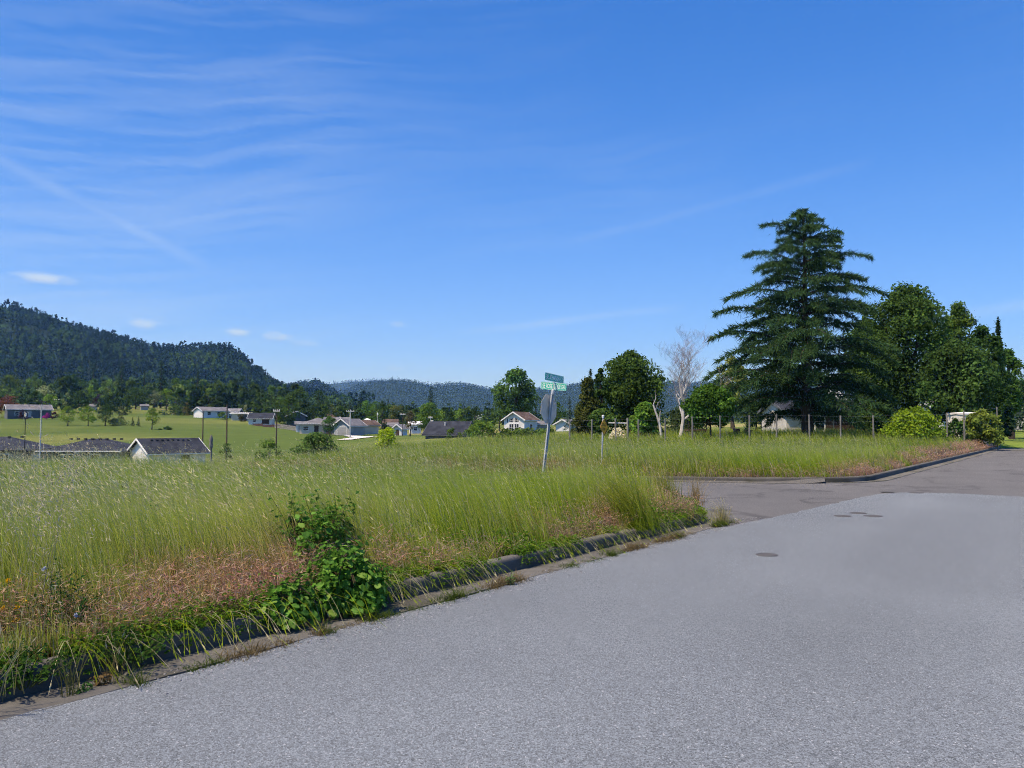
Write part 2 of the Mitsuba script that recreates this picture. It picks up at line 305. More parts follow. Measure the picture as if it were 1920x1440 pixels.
left = [(s, -5.03 + .02 * math.sin(s * 2.1) + .015 * rg.normal()) for s in np.arange(-14, 13.0, .35)]
left += [(13.4, -4.9), (14.5, -4.78), (16, -4.66), (18.2, -4.52), (20.4, -4.38), (21.8, -4.22), (22.9, -3.7), (23.1, -2.5), (22.9, -1.0), (22.7, 1), (22.7, 5.9), (-14, 5.9)]
dense = []
for i in range(len(left)):
    p, q = np.array(left[i]), np.array(left[(i + 1) % len(left)]); k = max(1, int(np.linalg.norm(q - p) / .3)) if q[1] < 5.8 else 1
    for j in range(k): dense.append(tuple(p + (q - p) * j / k + (rg.normal(size=2) * .03 if j else 0)))
put(new('road', 'pale grey chip sealed surface of the main road', kind='structure'), sheet(Polygon(dense).buffer(0), .002, 4.0), 'chipseal')
def sweep(near, prof, name, label, s_end, smooth=40):
    """prof: (distance inside the lot, z) points; stations follow the kerb line round the corner"""
    R, S = (R0, S0) if near else (R1, S1); sg = 1 if near else -1
    stn = []                                        # (centre or None, point on line, outward direction)
    for s in np.linspace(-14 if near else 77, S - sg * R, 130): stn.append(('m', s, 0))
    for a in np.linspace(0, 90, 26)[1:]: stn.append(('a', a, 0))
    for t in np.linspace(KERB_T - R, -56, 80)[1:]: stn.append(('s', t, 0))
    rings = []
    for kind, q, _ in stn:
        ring = []
        for d, z in prof:
            if kind == 'm': s, t = q, KERB_T - d
            elif kind == 's': s, t = S - sg * d, q
            else:
                a = math.radians(q); s, t = S - sg * R + sg * (R - d) * math.sin(a), KERB_T - R + (R - d) * math.cos(a)
            x, y = xy(s, t); ring.append([x, y, z + float(drop(t))])
        rings.append(ring)
    v = np.array(rings); v[..., 2] += .006 * (meshkit.noise(np.stack([v[..., 0] * 1.3, v[..., 1] * 1.3, v[..., 2] * 4], -1), 9) - .5); m, n = v.shape[:2]
    i, j = np.meshgrid(np.arange(m - 1), np.arange(n - 1), indexing='ij'); a = i * n + j
    f = np.concatenate([np.stack([a, a + n, a + n + 1], -1).reshape(-1, 3), np.stack([a, a + n + 1, a + 1], -1).reshape(-1, 3)])
    put(new(name, label, kind='structure'), (v.reshape(-1, 3), f), 'concrete', smooth=smooth)
K = [(-.004, -.05), (.002, .085), (.010, .114), (.026, .129), (.05, .135), (.14, .135), (.155, .124), (.157, -.1)]
G = [(-.47, -.03), (-.46, .004), (-.25, -.008), (-.02, -.022), (.0, -.022)]
sweep(True, K, 'kerb', 'weathered concrete kerb curving round the near corner lot', 0); sweep(True, G, 'gutter', 'concrete gutter pan along the near kerb', 0)
sweep(False, K, 'kerb', 'concrete kerb of the far lot beyond the side street', 0); sweep(False, G, 'gutter', 'concrete gutter pan along the far kerb', 0)
slab = Polygon([(S1 - .25, -11.2), (S1 - .3, -6.9), (S1 + .1, -6.3), (S1 + 1.15, -6.6), (S1 + 1.2, -11.1)])
def slab_z(s, t): return drop(t) - .006 + .13 * sstep(S1 - .3, S1 + .7, s)
v, f = sheet(slab, slab_z, .6); put(new('pavement', 'low concrete apron slab at the mouth of the side street', kind='structure'), cat([(v, f), (v * [1, 1, 0] + [0, 0, -.25], f[:, ::-1])]), 'concrete')
strip = sbox(67.2, -5.0, 69.2, 5.9); put(new('pavement', 'pale concrete strip across the far end of the road', kind='structure'), sheet(strip, .004, 3), 'concrete')
path_far = Polygon([at(px, 0, Y)[:2] @ np.array([UR, NR]).T for px, Y in ((655, 172), (700, 186), (715, 176), (690, 160), (668, 150), (640, 150))])

def hill(label, ridge, Yr, Yf, zf, rough, ntree, tree_h, q_per, cols, seed, rows=40):
    """a ridge seen from the valley: ridge (bearing px, crest py) at Yr(px) metres, foot at Yf"""
    rng = np.random.default_rng(seed); ridge = np.array(ridge, float)
    pxs = np.linspace(ridge[0, 0], ridge[-1, 0], 150); crest = np.interp(pxs, ridge[:, 0], ridge[:, 1])
    bear = (pxs - 960) / FPX; V = np.linspace(0, 1.35, rows)
    B, VV = np.meshgrid(bear, V, indexing='ij'); C = np.repeat(crest[:, None], rows, 1)
    zr = 1.65 + (800 - C) / FPX * Yr - tree_h * .7
    Y = Yf + (Yr - Yf) * VV; X = B * Y
    prof = np.where(VV <= 1, np.sin(np.clip(VV, 0, 1) * PI / 2) ** 1.15, 1 - .9 * (VV - 1))
    n = meshkit.fbm(np.stack([X / rough, Y / rough, 0 * X], -1), 4, seed) - .5
    Z = zf + (zr - zf) * prof + n * np.clip(VV * (1 - VV) * 4, 0, 1) * (zr - zf) * .34
    v = np.stack([X, Y, Z], -1); m, k = Z.shape
    i, j = np.meshgrid(np.arange(m - 1), np.arange(k - 1), indexing='ij'); a = i * k + j
    f = np.concatenate([np.stack([a, a + k, a + k + 1], -1).reshape(-1, 3), np.stack([a, a + k + 1, a + 1], -1).reshape(-1, 3)])
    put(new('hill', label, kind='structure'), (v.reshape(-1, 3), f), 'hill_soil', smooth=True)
    # forest on it: every tree a loose cone or dome of leaf clumps
    u = rng.random(ntree) * (m - 1.001); w = rng.random(ntree) ** .85 * (k - 1) / 1.35 * 1.04; w = np.minimum(w, k - 1.01)
    edge = rng.random(ntree) < .12; w = np.where(edge, (k - 1) / 1.35 * (.97 + .04 * rng.random(ntree)), w)
    i0, j0 = u.astype(int), w.astype(int); fu, fw = u - i0, w - j0
    def lerp(A): return (A[i0, j0] * (1 - fu) * (1 - fw) + A[i0 + 1, j0] * fu * (1 - fw) + A[i0, j0 + 1] * (1 - fu) * fw + A[i0 + 1, j0 + 1] * fu * fw)
    P = np.stack([lerp(X), lerp(Y), lerp(Z)], 1)
    kind = (meshkit.fbm(P / (rough * .35), 3, seed + 3) + .25 * rng.normal(size=ntree) * .5) < .5 + .12 * (lerp(VV) - .35)  # conifers higher up
    H = tree_h * (.6 + .6 * rng.random(ntree)) * np.where(kind, 1.12, .72); Rr = H * np.where(kind, .2, .42)
    z = rng.random((ntree, q_per)); z = np.where(kind[:, None], z ** 1.25 * .98, np.clip(.25 + .75 * z, 0, 1)); th = rng.random((ntree, q_per)) * 2 * PI
    rr = np.where(kind[:, None], (1.02 - z), np.sqrt(np.clip(1 - ((z - .5) / .52) ** 2, 0, 1))) * (.55 + .45 * rng.random((ntree, q_per)))
    Q = P[:, None] + np.stack([np.cos(th) * rr * Rr[:, None], np.sin(th) * rr * Rr[:, None], z * H[:, None]], -1)
    Nn = np.stack([np.cos(th), np.sin(th), .5 + .5 * rng.random(th.shape)], -1) * (1 if q_per > 12 else np.array([.45, .45, 1.6])) + (.35 if q_per > 12 else .15) * rng.normal(size=(ntree, q_per, 3))
    c0, c1, c2 = [np.array(c) for c in cols]
    mixk = rng.random(ntree)[:, None]; base = np.where(kind[:, None], c0 * (.7 + .6 * mixk), c1 * (1 - mixk) + c2 * mixk)
    patch = .7 + .6 * meshkit.fbm(P / rough, 3, seed + 7)[:, None]
    colr = np.repeat((base * patch)[:, None], q_per, 1) * (1 + (.5 if q_per > 12 else .2) * (rng.random((ntree, q_per, 1)) - .5))
    size = np.repeat((Rr * np.where(kind, 1.05, .8) * (1 if q_per > 12 else 1.5))[:, None], q_per, 1) * (.6 + .6 * rng.random((ntree, q_per)))
    lv = leaves(rng, Q.reshape(-1, 3), Nn.reshape(-1, 3), size.ravel() * 1.25, size.ravel(), colr.reshape(-1, 3))
    put(new('forest', 'mixed forest covering the ' + label.split(' with ')[0], kind='stuff'), lv, 'leaf', col=lv[2])
hill('steep wooded hill with a long ridge falling to the right', [(-900, 535), (-400, 545), (-150, 560), (0, 587), (60, 597), (120, 612), (200, 634), (235, 644), (275, 654), (330, 655), (400, 654), (428, 656), (452, 672), (478, 696), (505, 716), (530, 731), (580, 745), (640, 765), (700, 790)],
     1450, 760, 18, 160, 9000, 15.5, 17, ((.016, .042, .022), (.04, .085, .022), (.085, .15, .035)), 11, 46)
hill('lower wooded knoll with a gap on its left', [(440, 740), (500, 728), (535, 725), (560, 718), (590, 714), (605, 719), (625, 733), (650, 748), (690, 765), (760, 790)], 2100, 1500, 20, 200, 2200, 14, 10, ((.016, .04, .022), (.03, .065, .02), (.06, .11, .03)), 12)
hill('long blue ridge with rounded tops across the valley', [(560, 790), (610, 752), (640, 736), (670, 724), (700, 717), (740, 713), (765, 715), (790, 720), (815, 725), (840, 721), (870, 719), (900, 725), (930, 732), (960, 734), (1000, 730), (1050, 726), (1090, 720), (1160, 714), (1300, 720), (1500, 716), (1750, 722), (2000, 715), (2300, 720)],
     3300, 2100, 15, 330, 15000, 12, 5, ((.016, .038, .02), (.026, .055, .02), (.045, .085, .025)), 13)
hill('farthest hazy mountain with a pale clearing', [(480, 735), (560, 724), (600, 719), (640, 715), (670, 712), (705, 711), (740, 716), (800, 730), (900, 740), (1100, 735)], 5600, 4300, 60, 500, 1800, 16, 6, ((.016, .036, .02), (.024, .05, .02), (.035, .065, .022)), 14)

# ------------------------------------------------------------------ trees
def crown_cloud(rng, C, H, r, z0, nclump, nleaf, size, col, shape='round', var=.25, dens=.7):
    """leaf clumps spread through a crown of height H above C from z0*H up"""
    col = np.array(col); cz = rng.random(nclump) ** .9; v = cz
    prof = {'round': np.sin(PI * np.clip(.13 + .87 * v, 0, 1)) ** .55, 'oval': np.sin(PI * np.clip(.10 + .88 * v, 0, 1)) ** .8, 'cone': 1.02 - v * .95, 'dome': np.sqrt(np.clip(1 - v ** 2.2, 0, 1)), 'column': np.clip(np.sin(PI * (.15 + .84 * v)), 0, 1) ** .5}[shape]
    az = rng.random(nclump) * 2 * PI; lob = .82 + .36 * meshkit.noise(np.stack([np.cos(az) * 1.4, np.sin(az) * 1.4, v * 3], -1), int(rng.integers(999)))
    cr = r * (.20 + .17 * rng.random(nclump)) * (.6 + .4 * prof); rho = np.maximum(prof * r * lob * (.25 + .75 * rng.random(nclump) ** .45) - cr * .6, 0)
    zc = H * (z0 + (1 - z0) * (.06 + .9 * v)) - (v > .85) * cr * .4
    cc = np.stack([np.cos(az) * rho, np.sin(az) * rho, zc], 1); ctint = 1 + var * rng.normal(size=(nclump, 1)); hue = rng.random((nclump, 1))
    n = nleaf; ci = rng.integers(nclump, size=n); d = rng.normal(size=(n, 3)); d[:, 2] += .25; d /= np.linalg.norm(d, axis=1, keepdims=True)
    sh = (.45 + .6 * rng.random(n) ** .6)[:, None]; P = cc[ci] + d * cr[ci][:, None] * sh * np.array([1.08, 1.08, .82]) + .05 * r * rng.normal(size=(n, 3))
    P[:, 2] = np.maximum(P[:, 2], H * z0 * .8)
    Nn = d * .8 + .55 * rng.normal(size=(n, 3)) + [0, 0, .35]
    cl = col * np.clip(ctint[ci], .4, 1.8) * (.7 + .6 * rng.random((n, 1))); cl = cl * (1 + np.array([.25, .08, -.1]) * (hue[ci] - .4))
    L = size * (.65 + .7 * rng.random(n))
    return leaves(rng, P + C, Nn, L * 1.25, L * .85, np.clip(cl, .003, .9)), cc + C, cr
def limbs(rng, C, H, r, cc, n, rt, z0):
    ms = []
    for i in rng.choice(len(cc), min(n, len(cc)), replace=False):
        e = cc[i]; zb = C[2] + H * (.12 + z0 * .5) + (e[2] - C[2] - H * z0) * .45 * rng.random(); b = np.array([C[0], C[1], min(zb, e[2] - .1 * H)])
        m = (b + e) / 2 + np.array([0, 0, -.04 * H]) + .04 * r * rng.normal(size=3); ms.append(tube([b, m, e], [rt * .5, rt * .3, rt * .1], 5))
    return ms
def trunk_mesh(rng, C, H, rt, top=.8, lean=0.0):
    q = np.linspace(0, top, 6); p = np.stack([C[0] + lean * H * q ** 1.5 + .015 * H * np.sin(q * 5 + C[0]), C[1] + .012 * H * np.cos(q * 4 + C[1]), C[2] - .15 + q * H], 1)
    return tube(p, rt * (1.25 * np.exp(-q * 9) * .5 + 1 - .85 * q / top), 8)
GREENS = dict(mid=(0.12, 0.216, 0.0352), bright=(0.208, 0.336, 0.048), yellow=(0.416, 0.528, 0.048), dark=(0.0512, 0.0992, 0.0288), deep=(0.033, 0.0675, 0.024), pale=(0.24, 0.304, 0.136), olive=(0.16, 0.192, 0.064), lime=(0.375, 0.5, 0.0312), maroon=(0.0975, 0.039, 0.0364), copper=(0.196, 0.084, 0.049), plum=(0.048, 0.0216, 0.036), blue=(0.096, 0.152, 0.12), magenta=(0.418, 0.055, 0.33), cream=(0.756, 0.714, 0.525), conif=(0.0392, 0.077, 0.0308), conif2=(0.0532, 0.0952, 0.042))
def broadleaf(name, label, catg, px, Y, top, wide, col, shape='round', z0=.22, n=900, size=None, group=None, seed=None, base=None, trunk=True, var=.25, clumps=None, x=None):
    rng = np.random.default_rng(seed if seed is not None else int(px * 13 + top * 7)); P = at(px, top, Y); x0 = P[0]; zb = float(ground_h(x0, Y)[0]) if base is None else at(px, base, Y)[2]
    H = max(P[2] - zb, .4); r = wide / 2 / FPX * Y; C = np.array([x0, Y, zb]); key = new(name, label, catg, group)
    L, cc, cr = crown_cloud(rng, C, H, r, z0, clumps or max(9, int(n ** .5 * .9)), n, size or max(.0011 * Y, r * .10), GREENS[col] if isinstance(col, str) else col, shape, var)
    part(key, 'crown' if trunk else 'foliage', L, 'leaf', col=L[2], kind='stuff')
    rt = max(.03, H * .022) if trunk else max(.015, H * .02)
    ms = [trunk_mesh(rng, C, H, rt, .75)] + limbs(rng, C, H, r, cc, 5 if n < 2000 else 16, rt, z0)
    part(key, 'trunk' if trunk else 'stem', cat(ms), 'bark')
    return key
def conifer(name, label, catg, px, Y, top, wide, col='conif', n=900, group=None, z0=.06, seed=None, narrow=1.0, base=None):
    """whorled branches carrying flat needle sprays"""
    rng = np.random.default_rng(seed if seed is not None else int(px * 17 + top * 5)); P = at(px, top, Y); zb = float(ground_h(P[0], Y)[0]) if base is None else at(px, base, Y)[2]; H = P[2] - zb; r = wide / 2 / FPX * Y; C = np.array([P[0], Y, zb]); key = new(name, label, catg, group)
    nb = max(26, int(n ** .5 * 2.0)); vb = (np.arange(nb) + rng.random(nb)) / nb; vb = vb ** .85; az = np.arange(nb) * 2.399 + .5 * rng.normal(size=nb); ln = r * np.clip((1 - vb) ** .85 + .03, 0, 1) * (.7 + .45 * rng.random(nb))
    bi = rng.integers(nb, size=n); bi = rng.choice(nb, size=n, p=(ln + .15 * r) / (ln + .15 * r).sum()); q = .15 + .85 * rng.random(n) ** .7
    rho = ln[bi] * q; sidew = rng.normal(size=n) * ln[bi] * .22 * (1.1 - q * .6); z = H * (z0 + (1 - z0) * vb[bi]) + rho * (.05 - .32 * q) + .015 * H * rng.normal(size=n)
    a = az[bi]; Q = C + np.stack([np.cos(a) * rho - np.sin(a) * sidew, np.sin(a) * rho + np.cos(a) * sidew, z], 1)
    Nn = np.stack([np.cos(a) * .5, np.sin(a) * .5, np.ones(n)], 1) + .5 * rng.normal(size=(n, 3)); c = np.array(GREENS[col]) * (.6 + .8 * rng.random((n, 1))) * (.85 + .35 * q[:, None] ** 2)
    S = max(.0011 * Y, H * .035) * (.7 + .6 * rng.random(n)) * (1 - .5 * vb[bi]); L = leaves(rng, Q, Nn, S * 1.7, S * .8, c, fold=-.2)
    T_ = strips(rng, np.repeat(C[None] + [0, 0, H * .9], 14, 0) + np.outer(rng.random(14) * H * .08, [0, 0, 1]), rng.normal(size=(14, 3)) * .5 + [0, 0, .7], H * .05, H * .012, np.tile(GREENS[col], (14, 1)), np.tile(GREENS[col], (14, 1)))
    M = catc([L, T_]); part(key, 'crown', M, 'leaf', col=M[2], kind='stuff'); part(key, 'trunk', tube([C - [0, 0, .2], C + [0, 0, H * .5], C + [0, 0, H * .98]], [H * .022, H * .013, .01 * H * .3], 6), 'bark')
    return key

# --- the big deodar
def deodar():
    rng = np.random.default_rng(77); Y = 62.0; top = at(1506, 388, Y); C = np.array([at(1512, 700, Y)[0], Y, 0.0]); C[2] = float(ground_h(C[0], Y)[0]); H = top[2] - C[2]
    key = new('cedar_tree', 'tall dark drooping cedar with layered branches standing behind the wire fence', 'tree')
    fr = np.array([0, 25, 45, 100, 170, 210, 260, 320, 355, 390, 413]) / 413.; wd = np.array([6, 46, 70, 112, 152, 172, 186, 190, 165, 120, 60]) * Y / FPX
    nb = 140; f = np.linspace(.012, .90, nb) + .004 * rng.normal(size=nb); f = np.clip(f, .01, .905); az = np.arange(nb) * 2.399 + .7 * rng.normal(size=nb)
    Lb = np.interp(f, fr, wd) * (.54 + .44 * rng.random(nb) ** .8) * (.80 + .20 * f / .9); tubes, sp = [], []
    # the reaching branches one sees against the sky: (bearing sign, how far down from the top, length)
    for sx, ff, ln in ((-1, .11, 84), (1, .16, 62), (-1, .25, 128), (1, .245, 118), (1, .38, 148), (-1, .42, 168), (-1, .53, 182), (-1, .63, 192), (1, .43, 128), (-1, .765, 208), (-1, .70, 196), (-1, .84, 180), (1, .72, 150), (-1, .80, 190), (1, .80, 150), (-1, .66, 180), (1, .62, 130), (-1, .31, 120), (1, .33, 105), (-1, .575, 150)):
        f = np.append(f, ff); az = np.append(az, (PI if sx < 0 else 0) - sx * .25 + .12 * rng.normal()); Lb = np.append(Lb, ln * Y / FPX)
    for i in range(len(f)):
        L = Lb[i]; a = az[i]; up = .42 - .30 * f[i] + .06 * rng.normal(); dr_ = .29 + .12 * f[i]; up += .12 * (i >= nb) * (f[i] > .5)
        q = np.linspace(0, 1, 9); rr = L * q; zz = L * (up * q - dr_ * q ** 3); dirh = np.array([math.cos(a), math.sin(a), 0]); sd = np.array([-math.sin(a), math.cos(a), 0]); wob = .05 * L * np.sin(q * 4 + i)
        base = C + [0, 0, H * (1 - f[i])]; B = base + rr[:, None] * dirh + zz[:, None] * [0, 0, 1] + wob[:, None] * sd
        tubes.append(tube(B, np.linspace(.02 + .012 * L, .008, 9), 5))
        m = int(60 + 80 * L); u = .10 + .90 * rng.random(m) ** .8; ss = rng.normal(size=m) * (.07 + .13 * L * np.clip(1 - u, 0.02, 1) ** .7) * .9
        Bu = np.stack([np.interp(u, q, B[:, k]) for k in range(3)], 1); p = Bu + ss[:, None] * sd + np.abs(ss)[:, None] * (dirh * .45 - np.array([0, 0, .30])) + rng.normal(size=(m, 3)) * [.05, .05, .04]
        D = dirh * (.25 + .5 * (rng.random((m, 1)))) + np.sign(ss)[:, None] * sd * .35 + np.array([0, 0, -1.0]) * (.15 + .95 * rng.random((m, 1))) + .2 * rng.normal(size=(m, 3))
        upm = rng.random(m) < .30; D[upm, 2] = .15 + .35 * rng.random(upm.sum())
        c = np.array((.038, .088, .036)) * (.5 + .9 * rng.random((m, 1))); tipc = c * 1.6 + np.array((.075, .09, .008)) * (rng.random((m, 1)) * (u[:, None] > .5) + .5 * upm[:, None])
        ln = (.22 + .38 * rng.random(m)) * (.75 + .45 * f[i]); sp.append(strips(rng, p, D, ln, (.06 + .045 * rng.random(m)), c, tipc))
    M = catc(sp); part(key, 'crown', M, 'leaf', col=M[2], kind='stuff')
    part(key, 'limbs', cat(tubes), 'bark', kind='stuff')
    p = np.array([C + [0, 0, -.2], C + [0, 0, .6], C + [0, 0, H * .45], C + [0, 0, H * .85], C + [(top - C)[0], 0, H * .995]]); part(key, 'trunk', tube(p, [.55, .44, .24, .09, .02], 10), 'bark', smooth=40)
    return key
deodar()
# --- the group on the right
broadleaf('maple_tree', 'tall broad maple with a dense crown right of the cedar', 'tree', 1697, 68, 527, 196, (0.084, 0.158, 0.036), 'oval', .12, 21000, .21, seed=3, clumps=150)
broadleaf('maple_tree', 'lower wide maple filling the gap between the cedar and the tall maple', 'tree', 1622, 74, 596, 120, (0.081, 0.145, 0.036), 'round', .15, 8500, .22, seed=4, clumps=70)
broadleaf('poplar_tree', 'smooth yellow green tree with an upright crown beside the tall maple', 'tree', 1796, 74, 563, 100, (0.120, 0.202, 0.036), 'oval', .12, 11000, .18, seed=5, clumps=80)
broadleaf('oak_tree', 'dark spreading oak in front of the upright yellow green tree', 'tree', 1788, 63, 640, 150, (0.073, 0.141, 0.036), 'round', .18, 12500, .21, seed=6, clumps=90)
broadleaf('oak_tree', 'deep shaded oak near the right edge left of the spire fir', 'tree', 1842, 72, 607, 92, (0.064, 0.132, 0.032), 'round', .12, 8500, .2, seed=7, clumps=70)
conifer('fir_tree', 'narrow spire fir rising above the oaks near the right edge', 'tree', 1871, 78, 600, 46, 'conif', 2600, seed=8)
broadleaf('ash_tree', 'leaning green tree at the right edge of the picture', 'tree', 1890, 84, 652, 66, (0.089, 0.177, 0.036), 'oval', .25, 4500, .22, seed=9, clumps=50)
conifer('cedar_tree', 'drooping cedar cut by the right picture edge', 'tree', 1932, 105, 668, 90, 'conif2', 3200, seed=10)
broadleaf('shade_tree', 'dark shaded tree behind the clipped bush at the right edge', 'tree', 1897, 118, 705, 70, (0.073, 0.120, 0.032), 'round', .2, 2600, .26, seed=12)
# --- the group left of the cedar
broadleaf('maple_tree', 'rounded dark green maple left of the bare birch', 'tree', 1182, 70, 660, 142, (0.083, 0.150, 0.033), 'round', .08, 15000, .2, seed=13, clumps=100)
conifer('yew_tree', 'pointed dark evergreen top rising out of the rounded maple', 'tree', 1189, 71, 657, 20, 'conif2', 500, seed=14)
broadleaf('cypress_tree', 'brownish green conical evergreen at the left of the rounded maple', 'tree', 1102, 66, 708, 74, (0.093, 0.117, 0.033), 'cone', .0, 6500, .20, seed=15, clumps=90, var=.2)
conifer('spruce_tree', 'ragged dark spruce top above the brownish conical evergreen', 'tree', 1107, 70, 692, 44, 'conif', 1500, seed=16)
broadleaf('cypress_tree', 'upright green evergreen between the ragged spruce and the maple', 'tree', 1126, 69, 688, 34, (0.068, 0.128, 0.033), 'column', .0, 2600, .2, seed=17)
broadleaf('lilac_bush', 'bright leafy bush standing below the rounded maple', 'bush', 1207, 60, 752, 62, (0.150, 0.285, 0.045), 'dome', .02, 3600, .2, seed=18, trunk=False)
broadleaf('laurel_bush', 'low leafy bush behind the dead end sign', 'bush', 1128, 62, 765, 58, (0.112, 0.203, 0.045), 'dome', .0, 3000, .2, seed=19, trunk=False)
broadleaf('fruit_tree', 'small round tree with a dark trunk under the left boughs of the cedar', 'tree', 1330, 57, 722, 100, (0.105, 0.217, 0.033), 'round', .30, 7000, .2, seed=20, clumps=60)
broadleaf('willow_tree', 'pale green willow far behind the left boughs of the cedar', 'tree', 1372, 105, 668, 78, (0.255, 0.300, 0.083), 'round', .2, 2200, .34, seed=21)
broadleaf('hazel_bush', 'dark bush behind the white birch trunks', 'bush', 1290, 82, 752, 96, (0.075, 0.112, 0.042), 'dome', .0, 2800, .25, seed=22, trunk=False)
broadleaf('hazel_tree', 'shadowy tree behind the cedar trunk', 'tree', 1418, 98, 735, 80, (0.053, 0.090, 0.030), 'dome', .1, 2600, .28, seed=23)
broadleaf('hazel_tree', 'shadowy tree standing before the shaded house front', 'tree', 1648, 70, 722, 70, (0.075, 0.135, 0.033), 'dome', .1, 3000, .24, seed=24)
broadleaf('golden_hedge', 'clipped golden green hedge behind the far lot grass', 'hedge', 1716, 57, 766, 112, (.24, .37, .03), 'dome', .0, 7500, .15, seed=25, trunk=False, clumps=70, var=.12)
broadleaf('garden_bush', 'loose green bush between the golden hedge and the corner post', 'bush', 1838, 58, 768, 74, (0.173, 0.240, 0.045), 'dome', .0, 4200, .16, seed=26, trunk=False)
broadleaf('garden_bush', 'rounded dark clipped bush beside the mown lawn', 'bush', 1886, 100, 752, 36, (0.083, 0.150, 0.045), 'round', .0, 3000, .16, seed=27, trunk=False)
broadleaf('garden_bush', 'dark leafy bush at the foot of the golden hedge', 'bush', 1650, 62, 778, 40, (0.075, 0.143, 0.033), 'dome', .0, 1400, .18, seed=28, trunk=False)
broadleaf('garden_bush', 'low green bush before the white camper', 'bush', 1791, 57.5, 785, 44, (0.090, 0.180, 0.045), 'dome', .0, 1000, .16, seed=29, trunk=False)
broadleaf('rose_bush', 'cream white flowering bush beside the dead end sign', 'bush', 1157, 55, 800, 34, 'cream', 'dome', .0, 420, .14, seed=30, trunk=False, var=.05)

# --- bare birch and its broken neighbour
def bare_tree(name, label, px, Y, top, spread, seed, depth, rt, lean, droop=0.0, snag=False):
    rng = np.random.default_rng(seed); P = at(px, top, Y); zb = float(ground_h(P[0], Y)[0]); H = P[2] - zb; C = np.array([P[0], Y, zb - .1]); key = new(name, label, 'tree'); thick, thin = [], []
    def grow(p, d, L, r, k):
        n = 4; pts = [p]; dd = d.copy()
        for i in range(n): dd = dd + .12 * rng.normal(size=3) + [0, 0, .05]; dd /= np.linalg.norm(dd); pts.append(pts[-1] + dd * L / n)
        rr = np.linspace(r, r * .62, n + 1); (thick if r > .03 else thin).append((pts, rr, k))
        if k == 0: return
        for _ in range(3 if not snag else 2):
            s = rng.integers(1, n + 1); a = rng.random() * 2 * PI; o = np.array([math.cos(a), math.sin(a), 0]) * spread; nd = dd * .75 + o * (.55 + .4 * rng.random()) + [0, 0, .18]; nd /= np.linalg.norm(nd)
            grow(pts[s], nd, L * (.58 + .22 * rng.random()), rr[s] * .62, k - 1)
    p = C; d = np.array([lean, 0, 1.0]); d /= np.linalg.norm(d)
    trunk = [C + d * H * q * .62 + np.array([.03 * H * math.sin(q * 4), 0, 0]) for q in np.linspace(0, 1, 7)]; rr = np.linspace(rt, rt * .4, 7); thick.append((trunk, rr, 9))
    for i in (range(2, 7) if not snag else (3, 5, 6, 6)):
        for _ in range(2 if not snag else 1):
            a = rng.random() * 2 * PI; nd = np.array([math.cos(a) * spread, math.sin(a) * spread, .95 + .3 * rng.random()]); nd /= np.linalg.norm(nd); grow(trunk[i], nd, H * (.30 if not snag else .22) * (1.1 - i * .06), rr[i] * .6, depth)
    w = [tube(a, b, 6) for a, b, _ in thick]; ww = cat(w); part(key, 'trunk', ww, 'wood', col=np.clip(np.tile((.62, .60, .56), (len(ww[0]), 1)) * (.55 + .7 * meshkit.noise(ww[0] * [2, 2, 7], 3))[:, None], 0, .8))
    if thin:
        t = cat([tube(a, np.maximum(b * .8, .006), 3, cap=False) for a, b, _ in thin]); part(key, 'twigs', t, 'wood', col=np.tile((.24, .205, .20), (len(t[0]), 1)), kind='stuff')
bare_tree('birch_tree', 'bare dead birch with a white trunk and purplish twigs left of the cedar', 1272, 60, 632, .9, 4, 4, .15, .04)
bare_tree('birch_snag', 'broken white birch snag leaning left beside the bare birch', 1238, 59.5, 712, .5, 9, 1, .13, -.16, snag=True)

